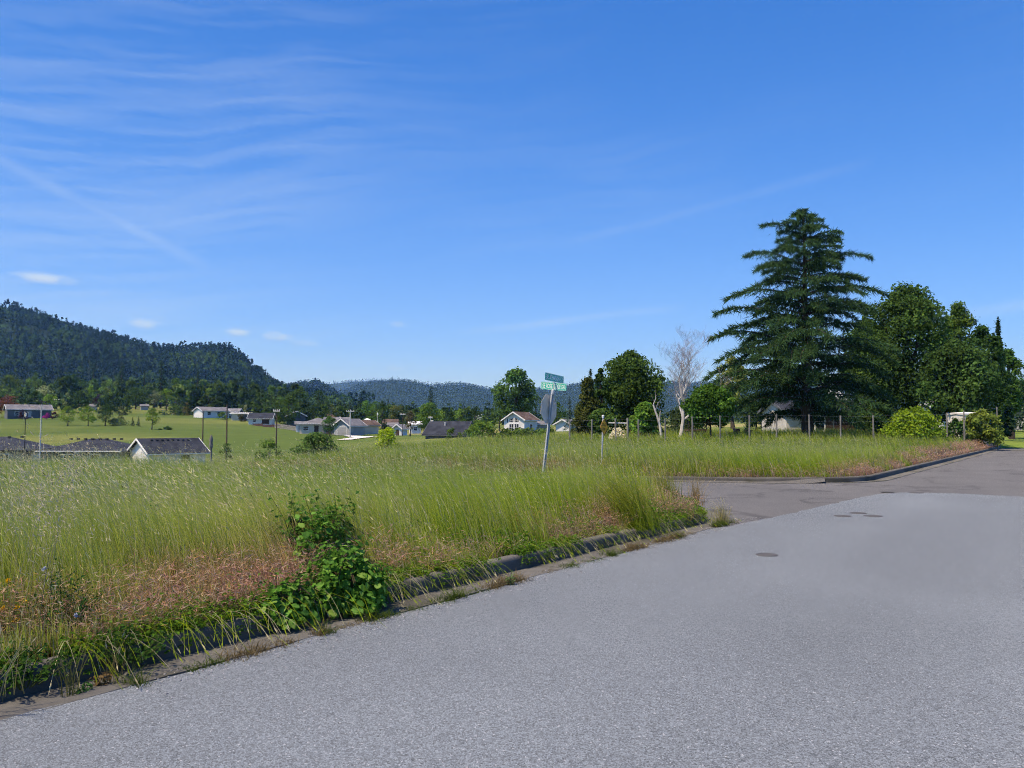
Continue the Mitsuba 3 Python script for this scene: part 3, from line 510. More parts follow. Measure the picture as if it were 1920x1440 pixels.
# --- trees of the valley
TV = [  # kind, name, label, px, Y, top, width, colour, leaves
 ('b', 'copper_tree', 'reddish copper leaved tree at the left edge beside the long grey house', 14, 268, 741, 52, 'copper', 900),
 ('b', 'valley_tree', 'rounded tree with pale highlights above the copper tree', 20, 345, 703, 62, (0.150, 0.225, 0.053), 1100),
 ('b', 'valley_tree', 'green tree right of the pale highlighted tree at far left', 66, 350, 706, 44, (0.128, 0.210, 0.045), 800),
 ('b', 'blossom_tree', 'pale blossoming tree behind the long grey house', 82, 330, 719, 34, (0.315, 0.375, 0.180), 700),
 ('b', 'valley_tree', 'bright green tree behind the right end of the long grey house', 93, 284, 738, 30, 'bright', 600),
 ('b', 'poplar_tree', 'thin pale poplar above the white roof on the slope', 127, 300, 735, 18, 'pale', 500),
 ('b', 'valley_tree', 'dark round tree right of the thin pale poplar', 153, 312, 732, 42, 'dark', 800),
 ('b', 'valley_tree', 'broad dark tree mass below the wooded hill at left', 136, 385, 709, 84, 'dark', 1100),
 ('b', 'valley_tree', 'small bright green round tree above the dark trees', 171, 335, 719, 26, 'bright', 500),
 ('b', 'valley_tree', 'bright green tree left of the tall dark fir', 205, 350, 711, 38, 'bright', 700),
 ('b', 'plum_tree', 'dark purple leaved plum tree above the pasture', 190, 322, 739, 36, 'plum', 600),
 ('c', 'fir_tree', 'dark fir with a blunt top above the plum tree', 176, 420, 683, 26, 'conif', 700),
 ('c', 'fir_tree', 'smaller dark fir right of the blunt topped fir', 193, 422, 699, 22, 'conif', 600),
 ('c', 'fir_tree', 'tall dark fir at the top corner of the pasture', 228, 345, 686, 40, 'deep', 900),
 ('b', 'valley_tree', 'round dark tree right of the tall dark fir', 255, 342, 727, 54, (0.075, 0.135, 0.030), 900),
 ('c', 'fir_tree', 'dull green fir behind the round dark tree', 271, 400, 695, 26, 'conif', 700),
 ('c', 'fir_tree', 'tallest fir of the row below the wooded hill', 303, 402, 675, 30, 'deep', 900),
 ('b', 'valley_tree', 'pale grey green tree at the top of the pasture', 290, 338, 731, 32, (0.210, 0.255, 0.120), 600),
 ('b', 'valley_tree', 'leafy tree with a bright left side behind the pasture', 314, 336, 727, 36, 'bright', 700),
 ('b', 'valley_tree', 'dark round tree touching the bright sided tree', 336, 330, 734, 40, 'dark', 800),
 ('b', 'valley_tree', 'tall green tree behind the bright sided tree', 330, 402, 706, 44, 'mid', 800),
 ('c', 'spruce_tree', 'broad dark spruce left of the white gabled house', 371, 312, 694, 44, 'conif', 1200),
 ('b', 'valley_tree', 'yellow green tree right of the broad dark spruce', 391, 325, 727, 30, (0.195, 0.285, 0.045), 600),
 ('c', 'fir_tree', 'grey green fir above the white gabled house', 411, 320, 722, 34, 'conif2', 800),
 ('b', 'valley_tree', 'green tree right of the grey green fir', 437, 345, 734, 30, 'bright', 600),
 ('b', 'valley_tree', 'olive green round tree above the white flat building', 476, 350, 728, 46, (0.173, 0.225, 0.068), 800),
 ('c', 'fir_tree', 'narrow dark fir beside the olive green tree', 493, 345, 722, 20, 'deep', 500),
 ('b', 'valley_tree', 'dark green tree right of the narrow dark fir', 509, 350, 720, 36, 'mid', 800),
 ('b', 'apple_tree', 'pale flowering tree in front of the olive green tree', 489, 292, 755, 36, (0.300, 0.345, 0.180), 700),
 ('b', 'apple_tree', 'smaller pale tree left of the pale flowering tree', 466, 295, 758, 24, (0.285, 0.330, 0.165), 500),
 ('b', 'oak_tree', 'big round dark oak beside the crossarm pole', 540, 238, 740, 54, (0.083, 0.143, 0.030), 1600),
 ('b', 'oak_tree', 'wide dark oak behind the gabled dark house', 562, 292, 727, 56, (0.068, 0.128, 0.033), 1200),
 ('b', 'oak_tree', 'dark green oak right of the wide dark oak', 598, 294, 730, 40, (0.060, 0.112, 0.033), 900),
 ('b', 'poplar_tree', 'narrow dark tree behind the grey roofed bungalow', 588, 245, 757, 22, 'dark', 500),
 ('b', 'valley_tree', 'greenish tree left of the cream house', 622, 250, 757, 34, (0.090, 0.128, 0.045), 700),
 ('b', 'valley_tree', 'bright small tree at the left roof end of the bungalow', 595, 205, 782, 26, 'bright', 500),
 ('b', 'cherry_tree', 'round bushy tree standing before the grey roofed bungalow', 618, 183, 780, 34, (0.090, 0.173, 0.038), 1600),
 ('c', 'fir_tree', 'dark fir behind the white roofed cottage', 646, 300, 750, 22, 'deep', 500),
 ('c', 'fir_tree', 'dull fir right of the cottage fir', 676, 300, 746, 22, 'conif', 500),
 ('b', 'linden_tree', 'tall bright green linden behind the white roof', 697, 262, 745, 46, (0.112, 0.225, 0.033), 1000),
 ('b', 'valley_tree', 'dark tree right of the tall linden', 717, 262, 750, 28, 'dark', 700),
 ('c', 'fir_tree', 'small dark fir tip above the dark tree', 728, 320, 747, 14, 'deep', 300),
 ('b', 'valley_tree', 'shadowy dark tree beside the white roof', 671, 205, 777, 20, 'deep', 600),
 ('b', 'cypress_tree', 'narrow dark cypress above the lime bush', 721, 176, 779, 16, 'dark', 500, 'column'),
 ('b', 'valley_tree', 'olive tree mass behind the dark brown house', 743, 268, 758, 38, 'olive', 800),
 ('b', 'valley_tree', 'dark leafy tree right of the olive tree mass', 764, 275, 759, 30, 'dark', 600),
 ('b', 'hawthorn_tree', 'brownish sparse tree standing in the dip of the lot', 770, 165, 768, 26, (0.180, 0.165, 0.090), 700, 'oval'),
 ('c', 'fir_tree', 'tall lone fir standing against the blue ridge', 808, 330, 725, 34, 'conif', 1100),
 ('b', 'linden_tree', 'bright round tree below the tall lone fir', 806, 222, 756, 62, (0.143, 0.247, 0.038), 1600),
 ('b', 'valley_tree', 'dark thicket tree before the bright round tree', 797, 170, 785, 34, 'dark', 700),
 ('b', 'valley_tree', 'dark tree right of the bright round tree', 841, 240, 766, 32, 'dark', 700),
 ('b', 'valley_tree', 'light green tree behind the dark grey roof', 862, 240, 767, 26, 'bright', 600),
 ('c', 'fir_tree', 'small pointed fir above the light green tree', 870, 330, 746, 16, 'deep', 400),
 ('b', 'pine_tree', 'dark flat topped pine right of the dark grey roof', 891, 232, 761, 38, 'deep', 900),
 ('b', 'sycamore_tree', 'large round green tree behind the white windowed house', 967, 215, 690, 82, (0.090, 0.180, 0.038), 5200),
 ('b', 'sycamore_tree', 'lower green tree on the left side of the large round tree', 937, 213, 748, 44, (0.098, 0.180, 0.038), 1500),
 ('b', 'valley_tree', 'green tree behind the brown roof of the white house', 1004, 222, 736, 36, (0.075, 0.150, 0.033), 1000),
 ('b', 'valley_tree', 'green tree behind the stop sign post', 1046, 200, 752, 44, (0.083, 0.165, 0.038), 1000),
 ('c', 'spruce_tree', 'bluish spruce between the stop sign and the evergreens', 1068, 150, 742, 28, 'blue', 900),
 ('b', 'pasture_tree', 'yellow green round tree on the mown pasture', 128, 222, 761, 36, (0.188, 0.285, 0.033), 900),
 ('b', 'pasture_tree', 'wide yellow green tree right of the other round pasture tree', 166, 221, 761, 40, (0.173, 0.270, 0.033), 1000),
 ('b', 'pasture_tree', 'dark tree on the pasture beside the wide yellow green tree', 199, 222, 758, 38, 'dark', 900),
 ('b', 'pasture_tree', 'thin dull green tree in the pasture hedge line', 228, 232, 761, 20, (0.120, 0.143, 0.053), 500, 'oval'),
 ('b', 'pasture_tree', 'bright lone tree with a short trunk in the middle of the pasture', 286, 204, 763, 30, (0.195, 0.292, 0.038), 900, 'oval'),
 ('c', 'young_fir', 'left one of two tiny firs in the pasture', 249, 222, 782, 9, 'conif', 200),
 ('c', 'young_fir', 'right one of two tiny firs in the pasture', 260, 220, 781, 9, 'conif', 200),
]
for row in TV:
    k, nm, lb, px, Y, tp, wd, cl, n = row[:9]
    if k == 'c': conifer(nm, lb, 'tree', px, Y, tp, wd, cl, n)
    else: broadleaf(nm, lb, 'tree', px, Y, tp, wd, cl, row[9] if len(row) > 9 else 'round', .2, n)
BV = [('pasture_shrub', 'pale rounded shrub mound at the pasture edge', 222, 224, 785, 44, (0.225, 0.300, 0.105), 700), ('pasture_shrub', 'low dark shrub right of the bright lone pasture tree', 310, 203, 801, 26, 'dark', 400),
      ('rhododendron_bush', 'magenta flowering bush against the long grey house', 87, 255, 774, 15, 'magenta', 400), ('barberry_bush', 'dark maroon bush beside the magenta flowering bush', 103, 254, 772, 16, 'maroon', 400), ('barberry_bush', 'dark maroon bush below the copper tree at left', 45, 255, 768, 20, 'maroon', 400),
      ('bramble_thicket', 'dark bramble thicket with white blossoms at the crest of the lot', 596, 62, 813, 92, (0.128, 0.225, 0.053), 2600), ('bramble_thicket', 'low bramble thicket left of the blossoming thicket', 505, 62, 823, 60, (0.143, 0.240, 0.045), 1200), ('bramble_thicket', 'small dark thicket at the foot of the tall dark pole', 425, 60, 827, 34, (0.075, 0.135, 0.033), 800),
      ('lime_bush', 'round lime green bush at the edge of the lot', 728, 60, 801, 48, 'lime', 2200), ('hedge_bush', 'green shrub mound left of the white windowed house', 905, 120, 790, 62, (0.150, 0.247, 0.042), 1900), ('hedge_bush', 'leafy shrub left part of the mound by the grey roof', 880, 112, 804, 30, (0.150, 0.247, 0.045), 700), ('hedge_bush', 'dark green hedge in front of the white windowed house', 975, 100, 812, 96, (0.112, 0.180, 0.038), 2200), ('hedge_bush', 'small pointed shrub before the dark grey roof', 846, 104, 800, 24, (0.112, 0.195, 0.038), 700), ('hedge_bush', 'low shrub at the right corner of the dark grey roof', 862, 104, 810, 24, (0.150, 0.225, 0.045), 400),
      ('hedge_bush', 'green shrub under the stop sign', 1030, 92, 802, 50, (0.128, 0.210, 0.045), 1300), ('slope_bush', 'green shrub below the grey gabled house on the slope', 418, 268, 772, 26, 'mid', 500), ('slope_bush', 'dark brownish shrub below the white carport', 452, 262, 777, 20, (0.105, 0.098, 0.038), 400), ('slope_bush', 'hedge at the top edge of the pasture', 325, 300, 762, 60, (0.105, 0.173, 0.038), 700), ('slope_bush', 'yellowish shrub left of the broad dark spruce', 351, 300, 754, 22, (0.210, 0.195, 0.060), 400), ('slope_bush', 'dark shrubs along the wooden fence', 540, 236, 785, 34, 'dark', 500)]
for nm, lb, px, Y, tp, wd, cl, n in BV: broadleaf(nm, lb, 'bush', px, Y, tp, wd, cl, 'round' if nm == 'lime_bush' else 'dome', .0, n, trunk=False, clumps=max(10, n // 45))
# the wooded valley floor behind, which reads as one mass
def woodland():
    rng = np.random.default_rng(5); out = []
    for i in range(1000):
        px = -120 + 2140 * rng.random(); Y = 370 + 420 * rng.random() ** 1.6
        if i > 900: px = 560 + 380 * rng.random(); Y = 262 + 45 * rng.random()
        elif i > 830: px = 470 + 170 * rng.random(); Y = 262 + 40 * rng.random()
        elif i > 760: px = -40 + 285 * rng.random(); Y = 288 + 45 * rng.random()
        elif i > 600: px = 340 + 700 * rng.random(); Y = 305 + 60 * rng.random()
        x = (px - 960) / FPX * Y; z = float(base_h(x, Y)[0]); H = (7 + 8 * rng.random()) * (.5 if px > 560 or i > 760 else 1); r = H * (.33 + .15 * rng.random()); n = 90
        con = rng.random() < .3; r = r * .6 if con else r
        col = np.array([(0.075, 0.135, 0.033), (0.053, 0.098, 0.030), (0.112, 0.180, 0.045), (0.045, 0.083, 0.030)][rng.integers(4)]) * (.8 + .4 * rng.random())
        L, _, _ = crown_cloud(rng, np.array([x, Y, z]), H * (1.25 if con else 1), r, .02, 12, n, r * .42, col, 'cone' if con else 'round'); out.append(L)
    M = catc(out); put(new('woodland', 'far wooded valley floor below the hills', kind='stuff'), M, 'leaf', col=M[2])
woodland()
# ------------------------------------------------------------------ houses
def house(name, label, catg, px, Y, ang, L, W, eave, rise, wall, roof, kind='gable', wins=(), over=.45, trim='trim_white', base=None, group=None, extras=(), fascia=True, vents=0, x=None):
    """ridge along local x; local -y is the front. wins: (side, u, z, w, h[, what]); side f/b along x, l/r along y"""
    P = at(px, 0, Y); x0 = P[0] if x is None else x; zb = (float(ground_h(x0, Y)[0]) if base is None else base) - .05
    key = new(name, label, catg, group); W2, L2 = W / 2, L / 2
    def place(m): return mov(rot(m, ang), (x0, Y, zb))
    a = rise / W2
    if kind == 'gable':
        prof = Polygon([(-W2, -.6), (W2, -.6), (W2, eave), (0, eave + rise), (-W2, eave)]); v, f = extrude(prof, L); wallm = (np.column_stack([v[:, 2] - L2, v[:, 0], v[:, 1]]), f)
        ms = []
        for s in (-1, 1):
            t = .14; p = np.array([[0, eave + rise], [s * (W2 + over), eave - a * over], [s * (W2 + over), eave - a * over + t], [0, eave + rise + t]]); v, f = extrude(Polygon(p), L + 2 * over)
            ms.append((np.column_stack([v[:, 2] - L2 - over, v[:, 0], v[:, 1] + .01]), f))
        roofm = cat(ms)
    else:
        wallm = box((0, 0, (eave - .6) / 2), (L, W, eave + .6)); o = over; hx, hy = L2 + o, W2 + o; r = max(L2 - W2, .05)
        base_ = [[-hx, -hy, eave], [hx, -hy, eave], [hx, hy, eave], [-hx, hy, eave], [-hx, -hy, eave - .14], [hx, -hy, eave - .14], [hx, hy, eave - .14], [-hx, hy, eave - .14], [-r, 0, eave + rise], [r, 0, eave + rise]]
        roofm = (np.array(base_, float), np.array([[0, 1, 9], [0, 9, 8], [1, 2, 9], [2, 3, 8], [2, 8, 9], [3, 0, 8], [4, 6, 5], [4, 7, 6], [0, 4, 5], [0, 5, 1], [1, 5, 6], [1, 6, 2], [2, 6, 7], [2, 7, 3], [3, 7, 4], [3, 4, 0]]))
    part(key, 'wall', place(wallm), wall); part(key, 'roof', place(roofm), roof)
    rk = key + '__roof'
    if fascia and kind == 'gable':
        for e in (-1, 1):
            bars = []
            for s in (-1, 1):
                p0, p1 = np.array([e * (L2 + over + .03), 0, eave + rise + .05]), np.array([e * (L2 + over + .03), s * (W2 + over), eave - a * over + .05]); d = p1 - p0; n = np.array([0, -d[2], d[1]]); n /= np.linalg.norm(n); h = .11
                q = [p0 - n * h, p1 - n * h, p1 + n * h, p0 + n * h]; v = np.array([c + [k * .035, 0, 0] for k in (-1, 1) for c in q]); bars.append((v, np.array([[0, 1, 2], [0, 2, 3], [4, 6, 5], [4, 7, 6], [0, 4, 5], [0, 5, 1], [1, 5, 6], [1, 6, 2], [2, 6, 7], [2, 7, 3], [3, 7, 4], [3, 4, 0]])))
            part(key, 'bargeboard', place(cat(bars)), trim)
    if fascia:
        for s in (-1, 1) if kind == 'gable' else (-1,): part(key, 'gutter', place(box((0, s * (W2 + over + .04), eave - (a * over if kind == 'gable' else 0) + .02), (L + 2 * over, .08, .12))), trim)
    for w in wins:
        side, u, z, ww, hh = w[:5]; what = w[5] if len(w) > 5 else 'window'; out = (W2 if side in 'fb' else L2)
        def face(m): return {'f': rot(m, 0), 'b': rot(m, 180), 'l': rot(m, -90), 'r': rot(m, 90)}[side]
        def pc(m): return place(face(mov(m, (u, -out, z))))
        if what == 'window':
            fr = cat([box((0, -.03, hh / 2 + .05), (ww + .2, .08, .1)), box((0, -.03, -hh / 2 - .05), (ww + .2, .08, .1)), box((-ww / 2 - .05, -.03, 0), (.1, .08, hh)), box((ww / 2 + .05, -.03, 0), (.1, .08, hh)), box((0, -.03, 0), (ww, .05, .06))])
            wk = part(key, 'window', pc(fr), 'trim_white'); part(wk, 'pane', pc(box((0, -.005, 0), (ww, .03, hh))), 'glass_dark')
        elif what == 'garage':
            gk = part(key, 'garage_door', pc(cat([box((0, -.02, hh * (i - 1.5) / 4), (ww, .05, hh / 4 - .03)) for i in range(4)])), w[6] if len(w) > 6 else 'trim_white')
            part(gk, 'frame', pc(cat([box((-ww / 2 - .06, -.03, 0), (.12, .08, hh)), box((ww / 2 + .06, -.03, 0), (.12, .08, hh)), box((0, -.03, hh / 2 + .06), (ww + .24, .08, .12))])), 'trim_white')
        else: part(key, 'door', pc(box((0, -.03, 0), (ww, .07, hh))), w[6] if len(w) > 6 else 'trim_white')
    for i in range(vents):
        u = -L2 * .75 + L * .75 * (i + .5) / vents; part(key, 'roof_vent', place(box((u, -.55, eave + rise - .55 * a + .16), (.3, .3, .22))), 'dark_metal')
    for nm, m, mat in extras: part(key, nm, place(m), mat)
    return key
# the row just over the crest of the lot
house('bungalow', 'grey bungalow with a charcoal hip roof behind the wild oats at the left edge', 'house', 2, 112, 2, 15.5, 9.5, 2.55, 1.75, 'wall_taupe', 'roof_charcoal', 'hip', [('f', 5.0, 1.5, 1.2, 1.1), ('f', 1.5, 1.5, 1.2, 1.1)], vents=7, trim='dark_metal')
house('bungalow', 'dark bungalow with a charcoal hip roof, middle of the three at the crest', 'house', 206, 112, -3, 10.6, 8.5, 2.5, 1.6, 'wall_slate', 'roof_charcoal', 'hip', [('f', 2.0, 1.5, 1.3, 1.1), ('f', -1.5, 1.5, 1.3, 1.1)], vents=8,
      extras=[('wing', box((-6.3, -.8, 1.0), (2.4, 5.5, 3.0)), 'wall_white'), ('wing_roof', (np.array([[-7.9, -4, 2.5], [-4.2, -4, 2.5], [-4.2, 2.6, 3.3], [-7.9, 2.6, 2.5], [-7.9, -4, 2.62], [-4.2, -4, 2.9], [-4.2, 2.6, 3.42], [-7.9, 2.6, 2.62]]), np.array([[0, 2, 1], [0, 3, 2], [4, 5, 6], [4, 6, 7], [0, 1, 5], [0, 5, 4], [1, 2, 6], [1, 6, 5], [2, 3, 7], [2, 7, 6], [3, 0, 4], [3, 4, 7]])), 'roof_charcoal')])
house('bungalow', 'pale bungalow with a white trimmed gable and charcoal roof at the crest', 'house', 333, 110, 46, 7.4, 6.2, 2.35, 1.65, 'wall_white', 'roof_charcoal', 'gable', [('f', 1, 1.4, 1.2, 1.1)], vents=8)
# up the slope at left
house('long_house', 'long grey house with a light metal roof beside the magenta bush', 'house', 76, 262, 38, 12.0, 7, 2.7, 1.45, 'wall_slate', 'roof_grey', 'gable', [('f', -3.5, 1.5, 1.0, 1.1), ('f', 0, 1.3, .9, 2.0, 'door', 'wall_grey')])
house('cottage', 'small white roofed cottage half hidden on the slope above the pasture trees', 'house', 120, 372, 20, 4.5, 4, 2.2, 1.0, 'wall_white', 'roof_white', 'gable', [('f', 0, 1.4, 1, 1)], fascia=False)
house('cottage', 'white shed below the dark purple plum tree', 'shed', 195, 318, 20, 2.4, 2.4, 1.5, .7, 'wall_white', 'roof_grey', 'gable', fascia=False)
house('cottage', 'low pale shed roof among the trees at the top of the pasture', 'shed', 288, 334, 30, 2.6, 2.5, 1.5, .6, 'wall_grey', 'roof_grey', 'gable', fascia=False)
house('hill_house', 'grey house with a white gable at the top of the green slope', 'house', 411, 284, 47, 9.5, 6.5, 2.3, 1.25, 'wall_white', 'roof_grey', 'gable', [('f', 1, 1.4, 1.2, 1), ('f', -2.5, 1.4, 1.2, 1)])
house('hill_house', 'low slate walled wing right of the white gabled house', 'house', 446, 288, 5, 6.5, 5.5, 2.3, 1.0, 'wall_slate', 'roof_grey', 'gable', [('f', 0, 1.4, 1.2, 1)])
house('motorhome', 'white flat topped motorhome above the grey roofs', 'building', 437, 330, 0, 7.5, 2.6, 3.0, .12, 'wall_white', 'roof_white', 'gable', [('f', -1.5, 2.0, 1.4, .7), ('f', 1.6, 2.0, 1.0, .7)], fascia=False, over=.1, base=float(ground_h(at(437, 0, 330)[0], 330)[0]) + .9)
house('motorhome', 'white trailer with a dark gap beside the motorhome', 'building', 457, 331, 6, 4.5, 2.6, 2.8, .2, 'wall_white', 'roof_white', 'gable', fascia=False, over=.1, base=float(ground_h(at(457, 0, 330)[0], 330)[0]) + .9)
house('carport', 'cream carport with a flat white roof on the slope', 'carport', 468, 270, 4, 6.0, 4.5, 2.3, .15, 'wall_beige', 'roof_white', 'gable', [('f', .8, 1.0, 2.6, 2.0, 'door', 'wall_slate')], over=.5)
house('slope_house', 'white walled house with a blue grey roof above the maroon fence', 'house', 503, 248, 8, 6.6, 6.5, 1.9, 1.5, 'wall_white', 'roof_charcoal', 'gable', [('f', 1.6, 1.0, 2.0, 1.5, 'door', 'wall_dark_brown'), ('f', -1.6, 1.2, .9, .8)])
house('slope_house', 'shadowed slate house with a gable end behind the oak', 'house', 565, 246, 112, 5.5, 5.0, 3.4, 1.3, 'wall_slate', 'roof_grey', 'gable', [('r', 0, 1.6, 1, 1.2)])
house('garden_shed', 'small white shed at the left end of the grey roofed bungalow', 'shed', 573, 205, 15, 1.9, 1.8, 2.1, .5, 'wall_white', 'roof_grey', 'gable', [('f', 0, 1.1, .7, 1.2, 'door', 'wall_grey')], fascia=False)
# the street in the dip
house('street_house', 'grey roofed bungalow behind the round bushy tree', 'house', 606, 196, 4, 7.2, 7.0, 2.3, 1.5, 'wall_beige', 'roof_grey', 'hip', [('f', -2.2, 1.3, 1.2, .9), ('f', .2, 1.0, 1.0, 1.9, 'door', 'wall_dark_brown')])
house('street_house', 'grey gabled garage house with a pale garage door beside the white pole', 'house', 664, 190, 62, 5.6, 4.2, 2.35, 1.35, 'wall_grey', 'roof_grey', 'gable', [('l', 0, 1.05, 2.6, 2.0, 'garage', 'wall_grey')])
house('street_house', 'wide grey roofed house left of the gabled garage house', 'house', 640, 194, 3, 5.2, 7.0, 2.3, 1.6, 'wall_taupe', 'roof_grey', 'gable', [('f', -1.2, 1.0, 1.2, 1.9, 'door', 'wall_dark_brown'), ('f', 1.2, 1.0, 2.2, 1.9, 'garage', 'wall_grey')], fascia=False)
house('street_house', 'beige house with a blank sunlit gable beside the driveway', 'house', 692, 200, 50, 5.2, 3.8, 2.25, 1.0, 'wall_beige', 'roof_brown', 'gable', [('r', 0, 1.2, 1, 1)], trim='wall_beige')
house('street_house', 'house with a glaring white roof behind the beige house', 'house', 696, 228, 4, 4.0, 6, 2.3, 1.5, 'wall_taupe', 'roof_white', 'hip', [('f', 0, 1.3, 1, 1)], fascia=False)
house('street_house', 'dark brown house above the blue grey shed', 'house', 739, 236, 3, 3.6, 5, 2.4, 1.1, 'wall_dark_brown', 'roof_brown', 'gable', [('f', 0, 1.4, .9, .9)], fascia=False)
house('garden_shed', 'blue grey shed with a small window below the dark brown house', 'shed', 742, 190, 10, 1.9, 2.4, 2.2, .6, 'wall_grey', 'roof_grey', 'gable', [('f', .2, 1.3, .5, .7)], fascia=False)
house('garden_shed', 'white gabled shed with a low doorway behind the lot posts', 'shed', 756, 184, 70, 2.6, 2.1, 1.7, .75, 'wall_white', 'roof_grey', 'gable', [('l', 0, .7, .8, 1.3, 'door', 'wall_dark_brown')])
house('cottage', 'cream house behind the trees left of the white roofed cottage', 'house', 630, 262, 20, 2.0, 5, 3.0, 1.2, 'wall_beige', 'roof_brown', 'gable', [('f', 0, 1.4, .8, 1)], fascia=False)
house('cottage', 'white roofed cottage among the trees of the dip', 'house', 646, 258, 8, 3.2, 4.5, 2.9, .9, 'wall_white', 'roof_white', 'hip', [('f', 0, 1.9, 1.2, .8)], fascia=False)
house('cottage', 'white house at the foot of the white roofed cottage', 'house', 657, 232, 10, 2.4, 4, 2.6, .7, 'wall_white', 'roof_grey', 'gable', [('f', -.5, 1.6, .6, .9), ('f', .6, 1.6, .6, .9)], fascia=False)
house('cottage', 'white building glimpsed through the brownish sparse tree', 'house', 783, 205, 10, 2.6, 4, 2.3, .6, 'wall_white', 'roof_white', 'gable', [('f', 0, 1.2, .8, .8)], fascia=False)
house('cottage', 'white roof glimpsed above the pine right of the dark grey roof', 'house', 906, 300, 20, 3.0, 4, 1.2, .8, 'wall_white', 'roof_white', 'gable', [('f', 0, 1.4, .9, .9)], fascia=False, base=3.9)
house('lot_house', 'house with a broad dark blue grey roof sunk behind the lot', 'house', 848, 142, -14, 6.6, 7.0, .7, 2.0, 'wall_slate', 'roof_charcoal', 'gable', trim='wall_slate', extras=[('chimney', box((-.6, -1.2, 2.1), (.3, .3, 1.2)), 'wall_grey')])
house('lot_house', 'white gabled house right of the stop sign post', 'house', 1060, 172, 64, 4.2, 3.2, 1.5, .85, 'wall_white', 'roof_grey', 'gable', [('r', 0, .9, .8, .8)])
house('lot_house', 'grey house with a pale roof edge left of the stop sign post', 'house', 1013, 176, 10, 2.6, 3.2, 1.7, .5, 'wall_grey', 'roof_grey', 'gable')
# the house with the big arched window
def arch_house():
    Y = 172; ang = 58; x0 = at(976, 0, Y)[0]; zb = float(ground_h(x0, Y)[0]); L, W, e, r = 5.2, 4.9, 2.75, 1.45
    key = house('gable_house', 'white gabled house with a tall arched window wall and brown roof', 'house', 0, Y, ang, L, W, e, r, 'wall_white', 'roof_brown', 'gable', [('f', 0, 1.2, .9, 1.1)], x=x0)
    def pl(m): return mov(rot(m, ang), (x0, Y, zb))
    def on(y0, y1, z0, z1, d=.02, th=.04): return box((-L / 2 - d, (y0 + y1) / 2, (z0 + z1) / 2), (th, abs(y1 - y0), z1 - z0))
    wk = part(key, 'window_wall', pl(cat([on(-1.25, 1.25, .05, .3, .03, .05), on(-1.25, -1.12, .3, 2.2, .03, .05), on(1.12, 1.25, .3, 2.2, .03, .05), on(-.14, .14, .3, 3.2, .031, .05), on(-1.12, 1.12, 1.75, 2.12, .029, .05)])), 'trim_white')
    for s in (-1, 1):
        for a, b in ((.16, .58), (.66, 1.10)): part(wk, 'pane', pl(on(s * a, s * b, .3, 1.74, .012, .03)), 'glass_dark')
        part(wk, 'muntin', pl(cat([on(s * .58, s * .66, .3, 1.74, .027, .04), on(s * .16, s * 1.1, 1.0, 1.05, .03, .03)])), 'trim_white')
        p = [(s * .16, 2.13), (s * 1.10, 2.13), (s * 1.10, 2.62), (s * .16, 3.12)]; v, f = extrude(Polygon(p), .03); part(wk, 'pane', pl((np.column_stack([-L / 2 - .025 + v[:, 2] - .005, v[:, 0], v[:, 1]]), f)), 'glass_dark')
        part(wk, 'muntin', pl(cat([on(s * .44, s * .48, 2.13, 2.98, .038, .03), on(s * .76, s * .8, 2.13, 2.8, .038, .03), on(s * .16, s * 1.1, 2.42, 2.46, .04, .03)])), 'trim_white')
    part(key, 'shutter', pl(on(1.5, 1.72, 2.05, 2.85, .03, .05)), 'wall_slate')
    part(key, 'corner_board', pl(on(-W / 2, -W / 2 + .14, 0, e, .03, .05)), 'trim_white'); part(key, 'corner_board', pl(on(W / 2 - .14, W / 2, 0, e, .03, .05)), 'trim_white')
arch_house()
# behind the cedar and at the right edge
house('ranch_house', 'low grey ranch house shaded by the cedar with white windows and an aqua garage door', 'house', 1529, 80, 0, 9.7, 7.5, 2.25, 1.0, 'wall_stone', 'roof_charcoal', 'gable', [('f', -2.6, 1.1, .62, 1.25), ('f', -1.75, 1.1, .75, 1.25), ('f', -.95, 1.0, .7, 1.9, 'door', 'wall_dark_brown'), ('f', 1.0, 1.05, 2.9, 2.1, 'door', 'wall_dark_brown'), ('f', 3.4, 1.05, 1.5, 1.8, 'garage', 'door_aqua')], over=.3, trim='wall_slate',  # wide brown door panel paints in deep cedar shade and a carport opening
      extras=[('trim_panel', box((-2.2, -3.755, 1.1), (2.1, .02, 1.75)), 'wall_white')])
house('upper_house', 'white upper house glimpsed between the cedar trunk and the maple', 'house', 1585, 98, 8, 5.0, 6, 5.2, 1.2, 'wall_white', 'roof_grey', 'gable', [('f', -.8, 4.2, 1.2, 1.0), ('f', 1.2, 4.2, 1.2, 1.0), ('f', 0, 1.6, 2.4, 1.2)])
house('camper', 'white camper box parked behind the fence corner', 'camper', 1791, 60.5, 4, 1.7, 2.2, 2.05, .1, 'wall_white', 'roof_white', 'gable', [('r', 0, 1.5, .8, .5)], over=.06, fascia=False)
house('garden_house', 'white house wall glimpsed above the golden hedge', 'house', 1757, 88, 5, 4.6, 5, 2.7, .9, 'wall_white', 'roof_grey', 'gable', [('f', .9, 1.6, .9, 1.0), ('f', -1.0, 1.6, .9, 1.0)])
house('garden_house', 'blue grey house beyond the lawn at the right edge', 'house', 1918, 110, 20, 3.4, 5, 2.3, .8, 'wall_grey', 'roof_grey', 'gable', [('f', .3, 1.2, 1, 1)])

